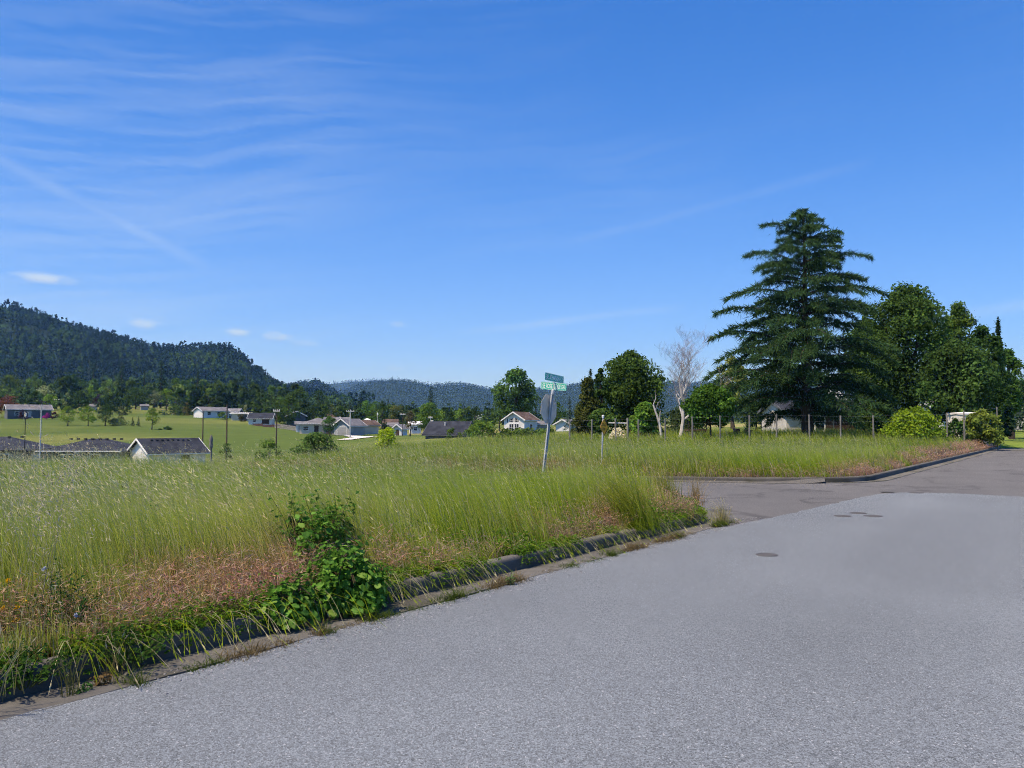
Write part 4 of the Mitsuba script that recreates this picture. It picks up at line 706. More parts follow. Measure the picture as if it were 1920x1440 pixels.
# ------------------------------------------------------------------ poles, fences, yard things
def pole(name, label, px, Y, top, r, mat='pole_wood', arm=0, ang=0, transformer=False, lamp=None, foot=None, tilt=0, group=None):
    P = at(px, top, Y); zb = float(ground_h(P[0], Y)[0]); key = new(name, label, 'pole', group); ztop = P[2]
    part(key, 'post', tube([(P[0] + tilt, Y, zb - .3), (P[0], Y, ztop)], [r, r * .75], 8), mat, smooth=50)
    if arm:
        part(key, 'crossarm', mov(rot(box((0, -.12, 0), (arm, .1, .13)), ang), (P[0], Y, ztop - .35)), 'rail_white')
        for u in (-.45, -.2, .2, .45): part(key, 'insulator', mov(rot(mov(lathe([(.0, 0), (.05, 0), (.06, .06), (.03, .12), (.05, .15), (0, .2)], 6), (u * arm, -.12, .07)), ang), (P[0], Y, ztop - .35)), 'block_white', smooth=40)
    if transformer: part(key, 'transformer', mov(lathe([(0, -.45), (.26, -.45), (.28, 0), (.28, .35), (.2, .45), (0, .47)], 12), (P[0] + .4, Y - .1, ztop - 1.3)), 'rail_white', smooth=40)
    if lamp == 'arm':
        part(key, 'lamp_arm', cat([box((P[0], Y, ztop + .05), (.12, .12, .3)), mov(rot(box((0, 0, 0), (1.0, .14, .10)), 12, 'y'), (P[0] + .1, Y, ztop + .25))]), 'dark_metal')
    if lamp == 'head': part(key, 'lamp_head', mov(lathe([(0, -.35), (.16, -.3), (.2, .1), (.12, .35), (0, .4)], 10), (P[0], Y, ztop + .2)), 'trim_white', smooth=40)
pole('utility_pole', 'dark bare pole left of the tallest dark pole on the pasture', 381, 116, 770, .10)
pole('utility_pole', 'tallest dark bare pole in the middle of the pasture', 426, 112, 759, .11)
pole('utility_pole', 'brown pole with a pale crossarm before the blue grey roof', 519, 110, 766, .095, arm=.9)
pole('utility_pole', 'pale grey pole with a crossarm before the gabled garage house', 657, 165, 768, .13, 'rail_white', arm=1.6)
pole('utility_pole', 'slim pole with a white lamp head above the white roof', 708, 220, 778, .10, 'rail_white', lamp='head')
pole('utility_pole', 'brown pole with a thin crossarm left of the brownish sparse tree', 755, 168, 774, .08, arm=1.1)
pole('utility_pole', 'pale pole with a transformer right of the brownish sparse tree', 807, 160, 780, .10, 'rail_white', arm=.9, transformer=True)
pole('utility_pole', 'short beige pole left of the broad dark roof', 819, 150, 792, .09, 'wall_beige')
pole('street_lamp', 'grey street lamp with an angled head before the grey bungalow', 78, 96, 757, .085, 'rail_white', lamp='arm', tilt=-.05)
def birdhouse_pole():
    Y = 98; P = at(48, 776, Y); zb = float(ground_h(P[0], Y)[0]); key = new('birdhouse', 'white birdhouse on a thin dark post at left', 'birdhouse')
    part(key, 'post', tube([(P[0], Y, zb - .2), (P[0], Y, P[2] - .3)], .045, 6), 'dark_metal'); part(key, 'box', box((P[0], Y, P[2] - .1), (.17, .17, .36)), 'trim_white'); part(key, 'roof', cat([rot(box((P[0], Y, P[2] + .1), (.26, .24, .03)), 14, 'y', (P[0], Y, P[2] + .1))]), 'rail_white')
birdhouse_pole()
def marker_post():
    Y = 27; P = at(396, 817, Y); zb = float(ground_h(P[0], Y)[0]); key = new('marker_post', 'weathered grey post with a lumpy head on the crest of the near lot', 'post')
    part(key, 'post', tube([(P[0], Y, zb - .2), (P[0] + .01, Y, P[2] - .25)], [.035, .03], 6), 'post_wood'); part(key, 'head', mov(lathe([(0, 0), (.055, .02), (.07, .12), (.05, .2), (.065, .3), (.03, .42), (.0, .46)], 8), (P[0], Y, P[2] - .42)), 'post_wood', smooth=50)
marker_post()
def board_fence(name, label, pts, h, mat, step, rails=2, boards=True):
    key = new(name, label, 'fence'); pts = [np.array(at(px, 0, Y)[:2]) for px, Y in pts]; j = 0
    for a, b in zip(pts[:-1], pts[1:]):
        d = b - a; n = max(1, int(np.linalg.norm(d) / step)); ang = math.degrees(math.atan2(d[1], d[0]))
        for i in range(n):
            p, q = a + d * i / n, a + d * (i + 1) / n; c = (p + q) / 2; w = np.linalg.norm(q - p); z = float(ground_h(*c)[0]); zp = float(ground_h(*p)[0]); jit = .02 * math.sin(7 * i + px0(i))
            part(key, 'post', box((p[0], p[1], zp + h / 2 - .1), (.12, .12, h + .3)), mat)
            for k in range(rails): part(key, 'board', mov(rot(box((0, 0, 0), (w - .02, .04, h / rails - .10 if boards else .13)), ang), (c[0], c[1] + .002, z + h * (k + .5) / rails + jit)), mat)
def px0(i): return i * 1.7
board_fence('board_fence', 'grey wooden board fence running down the green slope to the bungalow', [(527, 232), (545, 226), (565, 214), (597, 196)], 1.25, 'fence_board', 3.2, 3)
board_fence('board_fence', 'low maroon fence below the white walled house', [(487, 240), (505, 236), (527, 233)], .8, 'fence_maroon', 3.0, 1)
def wire_fence():
    key = new('wire_fence', 'wire fence on weathered posts along the back of the far lot', 'fence'); tops = []
    for px, Y, tp in ((1068, 54, 786), (1110, 53, 786), (1176, 53, 784), (1197, 53, 786), (1247, 53, 786), (1298, 53, 781), (1350, 53, 779), (1405, 53, 778), (1456, 53.5, 777), (1517, 54, 777), (1576, 54.5, 779), (1637, 55, 778), (1775, 56, 774), (1807, 57, 770), (1869, 58, 763)):
        P = at(px, tp, Y); z = float(ground_h(P[0], Y)[0]); lean = .02 * math.sin(px)
        part(key, 'post', tube([(P[0] + lean, Y, z - .3), (P[0], Y, P[2])], [.055, .05], 7), 'post_wood'); tops.append(np.array([P[0], Y, P[2]]))
    tops = np.array(tops)
    for hh in (.08, .45):
        part(key, 'wire', tube(tops - [0, .06, hh], .0013, 3, cap=False), 'galvanised')
wire_fence()
def rail_frame():
    key = new('rail_frame', 'white horizontal rail between two posts beside the dead end sign', 'fence'); Y = 52.5
    a, b = at(1141, 793, Y), at(1177, 794, Y); part(key, 'rail', tube([a, b], .045, 6), 'rail_white')
    for px in (1154, 1177):
        P = at(px, 784, Y - .1); part(key, 'post', tube([(P[0], Y - .1, float(ground_h(P[0], Y)[0]) - .2), P], .05, 6), 'post_wood')
rail_frame()
def wagon():
    key = new('hay_wagon', 'dark flat wagon with upright stakes under the small round tree', 'wagon'); Y = 66; a, b = at(1287, 805, Y), at(1321, 805, Y); z = float(ground_h(a[0], Y)[0]); c = (a + b) / 2; w = b[0] - a[0]
    part(key, 'bed', box((c[0], Y, z + .62), (w, 1.6, .14)), 'wall_dark_brown')
    for i in range(5): part(key, 'stake', box((a[0] + w * (i + .05) / 4.1, Y - .78, z + 1.05), (.06, .06, .75)), 'dark_metal')
    for sx in (.2, .8):
        for sy in (-.7, .7):
            wh = part(key, 'wheel', mov(rot(lathe([(.09, -.06), (.30, -.07), (.33, -.03), (.33, .03), (.30, .07), (.09, .06)], 16), 90, 'x'), (a[0] + w * sx, Y + sy, z + .33)), 'dark_metal', smooth=40)
            part(wh, 'hub', mov(rot(lathe([(0, -.08), (.1, -.08), (.1, .08), (0, .08)], 10), 90, 'x'), (a[0] + w * sx, Y + sy, z + .33)), 'iron')
wagon()
def tub(label, px, Y, w, h):
    P = at(px, 803, Y); z = float(ground_h(P[0], Y)[0]); key = new('garden_tub', label, 'tub'); part(key, 'tub', mov(lathe([(0, 0), (w * .4, 0), (w * .5, h), (w * .46, h), (w * .38, .05), (0, .05)], 12), (P[0], Y, z)), 'dark_metal', smooth=40); part(key, 'rim', mov(lathe([(w * .5, h - .05), (w * .54, h - .03), (w * .54, h), (w * .5, h + .01)], 12), (P[0], Y, z)), 'iron', smooth=40)
tub('tall dark tub under the left cedar boughs', 1381, 63, .55, .75); tub('low dark tub left of the tall dark tub', 1371, 63.5, .6, .45); tub('dark tub near the left corner of the ranch house', 1403, 64, .6, .6)
def blocks():
    for i, (px, py, Y, lab) in enumerate(((1872, 811, 100, 'nearest white block edging the mown lawn'), (1882, 809, 106, 'second white block along the lawn edge'), (1893, 805, 113, 'third white block along the lawn edge'), (1898, 803, 119, 'fourth white block along the lawn edge'), (1904, 799, 130, 'tallest white block at the far end of the lawn edge'))):
        P = at(px, py, Y); z = float(ground_h(P[0], Y)[0]); put(new('edging_block', lab, 'block', 'white blocks along the lawn edge'), mov(rot(bev((0, 0, .16), (.26, .3, .62 if i == 4 else .42), .03), 15 * i), (P[0], Y, z)), 'block_white')
blocks()

# ------------------------------------------------------------------ signs
def plate(w, h, th, r): return extrude(sbox(-w / 2 + r, -h / 2 + r, w / 2 - r, h / 2 - r).buffer(r, 6), th)
def street_sign():
    key = new('street_sign', 'leaning sign post with two green street name plates over the back of a stop sign', 'street sign'); Y = 17.3
    B = at(1022, 865, Y); Tt = at(1036.5, 737, Y); d = (Tt - B) / np.linalg.norm(Tt - B); zb = float(ground_h(B[0], Y)[0]); B = B - d * (B[2] - zb + .3) / d[2]
    ex = np.array([math.cos(math.atan2(-NR[0], NR[1]) + 0), 0, 0])
    # post: a steel channel
    u = np.array([*UR, 0]); u = u - d * (u @ d); u /= np.linalg.norm(u); w = np.cross(d, u)
    Lp = np.linalg.norm(Tt - B); prof = Polygon([(-.038, -.006), (-.022, -.006), (-.014, .03), (.014, .03), (.022, -.006), (.038, -.006), (.038, -.002), (.025, -.002), (.017, .036), (-.017, .036), (-.025, -.002), (-.038, -.002)])
    v, f = extrude(prof, Lp); part(key, 'post', (B + v[:, :1] * u + v[:, 1:2] * w + v[:, 2:] * d, f), 'galvanised')
    holes = cat([box((0, 0, 0), (.011, .003, .011)) for _ in range(1)]); 
    hm = cat([(B + (holes[0][:, :1]) * u + (holes[0][:, 1:2] + .0375) * w + (holes[0][:, 2:] + z) * d, holes[1]) for z in np.arange(.5, Lp - .1, .06)]); part(key, 'bolt_holes', hm, 'sign_black', kind='stuff')
    # stop sign, back to the road; face looks down the side street
    def frame(c, nrm):
        nrm = nrm - d * (nrm @ d) * .0; nrm /= np.linalg.norm(nrm); rt = np.cross(d, nrm); rt /= np.linalg.norm(rt); up = np.cross(nrm, rt); return lambda m: (c + m[0][:, :1] * rt + m[0][:, 1:2] * up + m[0][:, 2:] * nrm, m[1])
    N3 = np.array([*NR, 0.0]); c = B + d * ((at(1031.5, 767, Y)[2] - B[2]) / d[2]); R = .305 / math.cos(PI / 8)
    oc = Polygon([(R * math.cos(PI / 8 + i * PI / 4), R * math.sin(PI / 8 + i * PI / 4)) for i in range(8)]); put_ = frame(c - N3 * .055, N3); sk = part(key, 'stop_plate', put_(extrude(oc, .004)), 'sign_back')
    part(sk, 'face', frame(c - N3 * .0585, N3)(extrude(oc.buffer(-.006), .002)), plain('sign_red', (.5, .02, .02), .5)); part(sk, 'bolt', cat([frame(c - N3 * .051 + d * q, N3)(lathe([(.0, 0), (.012, 0), (.012, .008), (0, .01)], 8)) for q in (-.2, .2)]), 'galvanised')
    # name plates: the lower one square to the side street lies along it, the upper along the main road
    capm = B + d * (Lp + .03); part(key, 'cap', (lambda m: (capm + m[0][:, :1] * u + m[0][:, 1:2] * w + m[0][:, 2:] * d, m[1]))(lathe([(0, -.06), (.034, -.06), (.034, .03), (.02, .05), (0, .05)], 12)), 'galvanised', smooth=40)
    def nameplate(text, cen, nrm, L, H, lh):
        fr = frame(cen - nrm * .002, nrm); k = part(key, 'name_plate', fr(plate(L, H, .004, .02)), 'sign_green', label=None)
        part(k, 'border', fr(extrude(sbox(-L / 2 + .02, -H / 2 + .02, L / 2 - .02, H / 2 - .02).buffer(.012, 5).difference(sbox(-L / 2 + .02, -H / 2 + .02, L / 2 - .02, H / 2 - .02).buffer(.006, 5)), .0055)), 'sign_white')
        for side in (1, -1):
            m = meshkit.text_mesh(text, lh, .0015, bold=True); v, f = tm(m); ww = v[:, 0].max() - v[:, 0].min(); k2 = min(1.0, (L - .08) / ww); v = np.column_stack([(v[:, 0] - v[:, 0].min() - ww / 2) * k2, v[:, 1] - lh / 2, v[:, 2] + .004]); fs = frame(cen - nrm * .002 * side, nrm * side); part(k, 'lettering', fs((v, f)), 'sign_white')
    H = .155; tilt = d
    nameplate('SE ROSE RIDGE DR', capm + d * (.035 + H / 2), -np.array([*UR, 0.]), .63, H, .088)
    part(key, 'bracket', tube([capm + d * (.0), capm + d * (.05 + H)], .012, 6), 'galvanised')
    nameplate('SE JOHNSON ST', capm + d * (.05 + H * 1.52), N3, .74, H, .088)
street_sign()
def dead_end():
    key = new('dead_end_sign', 'yellow diamond dead end sign on a thin post in the far lot grass', 'sign'); Y = 30.0; c = at(1132.5, 800.7, Y); foot = at(1129, 866, Y); zb = float(ground_h(foot[0], Y)[0]); N3 = np.array([*NR, 0.0]); U3 = np.array([-UR[0] * -1, -UR[1] * -1, 0.0])
    top = at(1133, 781, Y); part(key, 'post', tube([(foot[0] - .03, Y, zb - .2), (c[0] - N3[0] * .05, c[1] - N3[1] * .05, c[2]), top - N3 * .05], [.03, .028, .028], 8), 'galvanised', smooth=50); part(key, 'cap', mov(lathe([(0, -.05), (.04, -.05), (.045, .03), (.02, .06), (0, .06)], 10), top - N3 * .05), 'trim_white', smooth=40)
    def fr(m, off=0): return (c + N3 * off + m[0][:, :1] * np.array([*UR, 0]) + m[0][:, 1:2] * np.array([0, 0, 1.0]) + m[0][:, 2:] * N3, m[1])
    s = .445; dia = Polygon([(0, -s * .7071 * 1), (s * .7071, 0), (0, s * .7071), (-s * .7071, 0)]).buffer(.0); dia = dia.buffer(-.03).buffer(.03, 6); pk = part(key, 'plate', fr(extrude(dia, .004)), 'sign_yellow')
    part(pk, 'border', fr(extrude(dia.buffer(-.012).difference(dia.buffer(-.024)), .0055)), 'sign_black')
    for t, z in (('DEAD', .03), ('END', -.12)):
        v, f = tm(meshkit.text_mesh(t, .095, .0015, bold=True)); v = np.column_stack([v[:, 0] - (v[:, 0].max() + v[:, 0].min()) / 2, v[:, 1] + z, v[:, 2] + .004]); part(pk, 'lettering', fr((v, f)), 'sign_black')
    part(pk, 'back', fr(extrude(dia, -.0) if False else (lambda m: (m[0] * [1, 1, 1] - [0, 0, .003], m[1]))(extrude(dia.buffer(-.001), .002))), 'sign_back')
dead_end()
# iron covers let into the road, and a little debris
def cover(label, px, py, w, kind='valve_cover'):
    Y = 1.65 * 1; yu = (720 - py) / FPX; dd = np.array([(px - 960) / FPX, math.cos(PITCH) - yu * math.sin(PITCH), math.sin(PITCH) + yu * math.cos(PITCH)]); p = EYE + dd * (-1.65 / dd[2]); r = w / 2
    key = new(kind, label, 'cover'); part(key, 'lid', mov(lathe([(r * .84, .006), (r * .8, .011), (r * .62, .010), (r * .6, .007), (r * .3, .007), (r * .28, .010), (0.001, .010)], 28), (p[0], p[1], .0)), 'iron', smooth=30); part(key, 'rim', mov(lathe([(r * 1.04, .003), (r * 1.0, .011), (r * .88, .012), (r * .85, .004)], 28), (p[0], p[1], .0)), 'iron', smooth=30)
cover('round iron cover alone in the middle of the pale road', 1438, 1041, .27); cover('iron cover in the pale road, left of the three in a cluster', 1580, 968, .30); cover('iron cover in the pale road, far one of the cluster of three', 1609, 962.5, .30); cover('iron cover in the pale road, right of the three in a cluster', 1637, 968, .33)
cover('left one of two iron covers at the far edge of the pale road', 1664, 923, .30); cover('right one of two iron covers at the far edge of the pale road', 1717, 924, .36)
# driveway and street in the dip
def far_paving():
    for nm, lab, pts in (('driveway', 'pale concrete driveway before the gabled garage house', [(652, 182), (668, 182), (716, 168), (690, 158), (668, 150), (640, 150), (672, 165)]),):
        q = [at(px, 0, Y)[:2] for px, Y in pts]; m = trimesh.creation.triangulate_polygon(Polygon(q).buffer(0), engine='earcut'); v, f = trimesh.remesh.subdivide_to_size(np.column_stack([m[0], np.zeros(len(m[0]))]), m[1], 2.0)
        v[:, 2] = base_h(v[:, 0], v[:, 1]) + .12; n = np.cross(v[f[:, 1]] - v[f[:, 0]], v[f[:, 2]] - v[f[:, 0]])[:, 2]; f[n < 0] = f[n < 0][:, ::-1]; put(new(nm, lab, kind='structure'), (v, f), plain('pale_concrete', (.5, .48, .45), .9))
far_paving()
# ------------------------------------------------------------------ grass
def blades(rng, P, h, w, lean, bend, c0, c1, segs=3, face=None):
    """ribbons: roots P, heights h, widths w, lean (n,2) horizontal tip offset / h, bend 0..1 how late it turns over"""
    n = len(P); th = rng.random(n) * 2 * PI if face is None else face
    side = np.stack([np.cos(th), np.sin(th), 0 * th], 1)
    lx = np.concatenate([lean, np.zeros((n, 1))], 1); rings, cols = [], []
    for i in range(segs + 1):
        q = i / segs
        c = P + lx * (h * q ** (1 + bend))[:, None] + np.array([0, 0, 1.0]) * (h * (q - .18 * q * q * bend * np.linalg.norm(lean, axis=1)))[:, None]
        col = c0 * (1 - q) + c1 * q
        if i < segs:
            ww = (w * (1 - .55 * q) / 2)[:, None]; rings += [c - side * ww, c + side * ww]; cols += [col, col]
        else: rings.append(c); cols.append(col)
    k = 2 * segs + 1; v = np.stack(rings, 1).reshape(-1, 3); cc = np.stack(cols, 1).reshape(-1, 3)
    f = []
    for i in range(segs - 1): f += [[2 * i, 2 * i + 1, 2 * i + 3], [2 * i, 2 * i + 3, 2 * i + 2]]
    f.append([2 * segs - 2, 2 * segs - 1, 2 * segs])
    f = (np.arange(n)[:, None, None] * k + np.array(f)[None]).reshape(-1, 3)
    return v, f, cc
def heads(rng, P, D, L, W, col):
    """seed heads: two crossed spindles along D from P"""
    D = D / (np.linalg.norm(D, axis=1, keepdims=True) + 1e-9); n = len(P)
    s = np.cross(D, rng.normal(size=(n, 3))); s /= np.linalg.norm(s, axis=1, keepdims=True) + 1e-9
    L = L[:, None]; W = W[:, None]
    v = np.stack([P, P + D * L * .4 + s * W / 2, P + D * L, P + D * L * .4 - s * W / 2], 1).reshape(-1, 3)
    i = np.arange(n)[:, None] * 4
    return v, np.concatenate([i + [0, 1, 2], i + [0, 2, 3]], 1).reshape(-1, 3), np.repeat(col, 4, 0)
def nz(x, y, sc, seed=0): return meshkit.fbm(np.stack([x / sc, y / sc, 0 * x], -1), 3, seed)
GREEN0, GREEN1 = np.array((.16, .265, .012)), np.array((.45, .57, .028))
OLIVE, STRAW, RED, RUST = np.array((.60, .60, .19)), np.array((.76, .69, .42)), np.array((.52, .29, .23)), np.array((.52, .31, .12))
def sample_lot(rng, n, ymin, ymax, near, dmin, dmax=1e9, margin=1.0):
    """points of a lot seen from the road, denser near the camera"""
    out = []
    while sum(map(len, out)) < n:
        Y = ymin + (ymax - ymin) * rng.random(4 * n); X = (rng.random(4 * n) * 2 - 1) * (.63 * Y + margin)
        keep = rng.random(4 * n) < (np.abs(.63 * Y + margin) / (.63 * ymax + margin))
        X, Y = X[keep], Y[keep]; a, b = lot_depth(X, Y); d = a if near else b
        k = (d > dmin) & (d < dmax); out.append(np.stack([X[k], Y[k], d[k]], 1))
    return np.vstack(out)[:n]
def lean_field(x, y, rng, amp):
    a = -.30 * amp - .5 * amp * (nz(x, y, 2.6, 51) - .5); b = .35 * amp * (nz(x, y, 2.2, 52) - .5)
    return np.stack([a + .14 * rng.normal(size=len(x)), b + .16 * rng.normal(size=len(x))], 1)
def meadow(rng, pts, hmean, wide, key_w, heads_frac, tint=1.0, hl=.058, hw=.0052, vergeband=True, segs=3):
    gap = nz(pts[:, 0], pts[:, 1], .38, 68); pts = pts[(gap > .36) | (rng.random(len(pts)) < .4)]; x, y, d = pts.T; n = len(x); z = ground_h(x, y) - .02; z = np.where((d > .16) & (d < .8), np.maximum(z, .1 + drop(st(x, y)[1])), z)
    patch = nz(x, y, 3.1, 61); patch2 = nz(x, y, .9, 62); redp = nz(x, y, 1.5, 63)
    grow = sstep(.25, 1.02, d + .8 * (patch2 - .5)) if vergeband else sstep(.2, 1.1, d + .7 * (patch2 - .5))
    h = hmean * (.25 + .75 * grow) * (.6 + .5 * rng.random(n)) * (.72 + .45 * patch + .3 * (nz(x, y, .45, 67) - .5))
    dist = np.hypot(x, y); w = wide * (.7 + .6 * rng.random(n)) * np.maximum(1, dist / key_w)
    g = np.clip(.5 + 1.7 * (patch - .5) + .25 * rng.normal(size=n), 0, 1)[:, None]
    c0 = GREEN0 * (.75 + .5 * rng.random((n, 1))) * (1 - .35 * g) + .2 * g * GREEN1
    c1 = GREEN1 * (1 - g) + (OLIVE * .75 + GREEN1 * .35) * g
    r = np.clip((1 - grow) * 1.3 * sstep(.46, .62, redp), 0, 1)[:, None] * (rng.random((n, 1)) < .85)
    hue = (rng.random((n, 1)) < .28); rc = np.where(hue, RUST, RED) * (.7 + .6 * rng.random((n, 1)))
    c0 = c0 * (1 - r) + rc * .75 * r; c1 = c1 * (1 - r) + rc * 1.1 * r
    dry = (rng.random((n, 1)) < .06 + .10 * (1 - grow)[:, None]); c0 = np.where(dry, STRAW * .6, c0); c1 = np.where(dry, STRAW * .9, c1)
    vary = (.8 + .4 * rng.random((n, 1))) * tint; c0, c1 = c0 * vary, c1 * vary
    lean = lean_field(x, y, rng, 1.0) * (.45 + .75 * rng.random((n, 1))); bend = .3 + .9 * rng.random(n)
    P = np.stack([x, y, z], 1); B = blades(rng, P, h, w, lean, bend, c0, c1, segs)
    k = np.nonzero(rng.random(n) < heads_frac * .8 * (.3 + .7 * grow) * (.5 + patch))[0]; m = len(k)
    hh = h[k] * (1.08 + .3 * rng.random(m)); ln = lean[k] * 1.1
    sc = STRAW * (.45 + .5 * rng.random((m, 1))) + .25 * OLIVE
    S = blades(rng, P[k], hh, np.full(m, .0028) * np.maximum(1, dist[k] / key_w), ln, np.full(m, .5), c1[k] * .8, sc * .8, segs=2)
    tip = P[k] + np.concatenate([ln * hh[:, None], (hh * (1 - .09 * np.linalg.norm(ln, axis=1)))[:, None]], 1)
    D = np.concatenate([ln * 1.8 + .12 * rng.normal(size=(m, 2)), (.75 + .2 * rng.random(m))[:, None] - np.linalg.norm(ln, axis=1)[:, None] * .9], 1)
    dark = rng.random((m, 1)) < .03; hc = np.where(dark, np.array((.06, .05, .03)), sc * (.75 + .5 * rng.random((m, 1))))
    rr = r[k]; hc = hc * (1 - rr) + rr * RED * 1.35
    sz = np.maximum(1, dist[k] / key_w) ** .75
    Hd = heads(rng, tip - D * .02, D, hl * (.6 + .8 * rng.random(m)) * sz ** .4, hw * (.6 + .8 * rng.random(m)) * sz, hc)
    return [B, S, Hd]
rn = np.random.default_rng(101)
ms = []
ms += meadow(rn, sample_lot(rn, 50000, 4.2, 9.5, True, .2, margin=.6), .86, .0062, 6.5, .20)
ms += meadow(rn, sample_lot(rn, 58000, 9.2, 16, True, .2), .95, .0085, 11, .26)
ms += meadow(rn, sample_lot(rn, 46000, 15.5, 31, True, .2), .93, .012, 17, .30, segs=2)
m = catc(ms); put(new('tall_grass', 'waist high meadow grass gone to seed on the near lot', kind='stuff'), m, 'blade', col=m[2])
ms = meadow(rn, sample_lot(rn, 46000, 21, 38, False, .25), .82, .016, 21, .30, vergeband=False, segs=2)
ms += meadow(rn, sample_lot(rn, 46000, 37, 72, False, .3), .82, .028, 38, .30, vergeband=False, segs=2)
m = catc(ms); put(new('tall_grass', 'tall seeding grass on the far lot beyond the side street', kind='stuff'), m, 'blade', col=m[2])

# low matted growth along the kerb edge: reddish brome, trailing greenery, dark undergrowth
def brome(rng, n, near, ylo, yhi, dlo, dhi, key):
    p = sample_lot(rng, n * 4, ylo, yhi, near, dlo, dhi, .6); x, y, d = p.T; q = nz(x, y, 1.3, 63); k = np.nonzero(q > .445)[0][:n]; x, y, d = x[k], y[k], d[k]; n = len(k)
    z = np.maximum(ground_h(x, y), np.where(d < .17, .133, .1) + drop(st(x, y)[1])) - .02; h = (.16 + .26 * rng.random(n)) * (.7 + .5 * sstep(.2, .8, d)); ln = np.stack([rng.normal(size=n) * .4 - .1, rng.normal(size=n) * .4 - .1], 1)
    cc = np.where(rng.random((n, 1)) < .3, RUST, RED) * (.55 + .8 * rng.random((n, 1))); pk = rng.random((n, 1)) < .45; cc = np.where(pk, np.array((.62, .46, .33)) * (.6 + .6 * rng.random((n, 1))), cc)
    P = np.stack([x, y, z], 1); w = np.full(n, .003) * np.maximum(1, np.hypot(x, y) / key)
    B = blades(rng, P, h, w, ln, np.full(n, 1.0), cc * .55 + .02, cc)
    tip = P + np.concatenate([ln * h[:, None], (h * (1 - .18 * np.linalg.norm(ln, axis=1)))[:, None]], 1)
    D = np.concatenate([ln * 1.6 + .3 * rng.normal(size=(n, 2)), (.1 + .5 * rng.random((n, 1)))], 1)
    return [B, heads(rng, tip, D, (.04 + .04 * rng.random(n)) * np.maximum(1, np.hypot(x, y) / key) ** .5, .0055 * np.maximum(1, np.hypot(x, y) / key) ** .8 * np.ones(n), cc * 1.12)]
ms = brome(rn, 8500, True, 4.2, 9, .16, .95, 6) + brome(rn, 6500, True, 9, 17, .12, 1.0, 11)
m = catc(ms); put(new('brome_grass', 'dry reddish brome grass in a band behind the near kerb', kind='stuff'), m, 'blade', col=m[2])
ms = brome(rn, 16000, False, 20, 66, .03, 1.4, 13)
m = catc(ms); put(new('brome_grass', 'dry reddish brome grass along the far kerb', kind='stuff'), m, 'blade', col=m[2])
def ground_weeds(rng, n, near, ylo, yhi, dlo, dhi, size, hmax):
    p = sample_lot(rng, n * 3, ylo, yhi, near, dlo, dhi, .6); x, y, d = p.T; q = nz(x, y, .8, 71); k = np.nonzero(q > .45)[0][:n]; x, y, d = x[k], y[k], d[k]; n = len(k)
    z = np.where(d < .17, .138, np.maximum(ground_h(x, y), .1)) + drop(st(x, y)[1]) * 0 + hmax * rng.random(n) ** 1.4 * (.3 + q[k]) * np.clip((d + .15) / .4, .3, 1)
    z = np.where(d < .0, .02 + .16 * rng.random(n), z)
    N = np.stack([.5 * rng.normal(size=n) - .2, .5 * rng.normal(size=n) - .2, .5 + rng.random(n)], 1)
    c = np.array((.08, .18, .02)) * (.6 + .8 * rng.random((n, 1))) + np.array((.03, .02, 0)) * rng.random((n, 1))
    L = size * (.6 + .8 * rng.random(n)); return leaves(rng, np.stack([x, y, z], 1), N, L, L * .6, c)
m = catc([ground_weeds(rn, 6500, True, 4.2, 10, .03, 2.0, .04, .26), ground_weeds(rn, 12000, True, 4.2, 15, -.05, .34, .034, .17), ground_weeds(rn, 5000, True, 10, 18, .05, 1.6, .06, .28), ground_weeds(rn, 3500, True, 4.2, 9, 1.5, 3.6, .05, .5)])
put(new('weeds', 'low broad leaved weeds and clover behind the near kerb', kind='stuff'), m, 'leaf', col=m[2])
# growth in the seam between gutter and road
def seam(rng, n):
    s = 3.0 + 11.0 * rng.random(n); q = nz(s, 0 * s, .55, 81); k = q > .36; s = s[k]; n = len(s)
    t = -5.04 + .045 * rng.normal(size=n) * (.4 + 1.6 * nz(s, 0 * s, .3, 83)); x, y = xy(s, t); h = (.012 + .06 * rng.random(n) ** 2) * (.35 + 1.6 * np.clip(nz(s, 0 * s, .35, 81) - .36, 0, 1) / .2)
    h = np.minimum(h, .13)
    hue = nz(s, 0 * s, .8, 82)[:, None]; c = np.where(hue > .54, np.array((.22, .17, .08)), np.array((.10, .15, .025))) * (.7 + .6 * rng.random((n, 1)))
    return blades(rng, np.stack([x, y, np.zeros(n) - .003], 1), h, np.full(n, .006), .8 * rng.normal(size=(n, 2)), np.full(n, .8), c * .7, c)
m = seam(rn, 9000); put(new('weeds', 'thin moss and grass growing in the seam between gutter and road', kind='stuff'), m, 'blade', col=m[2])
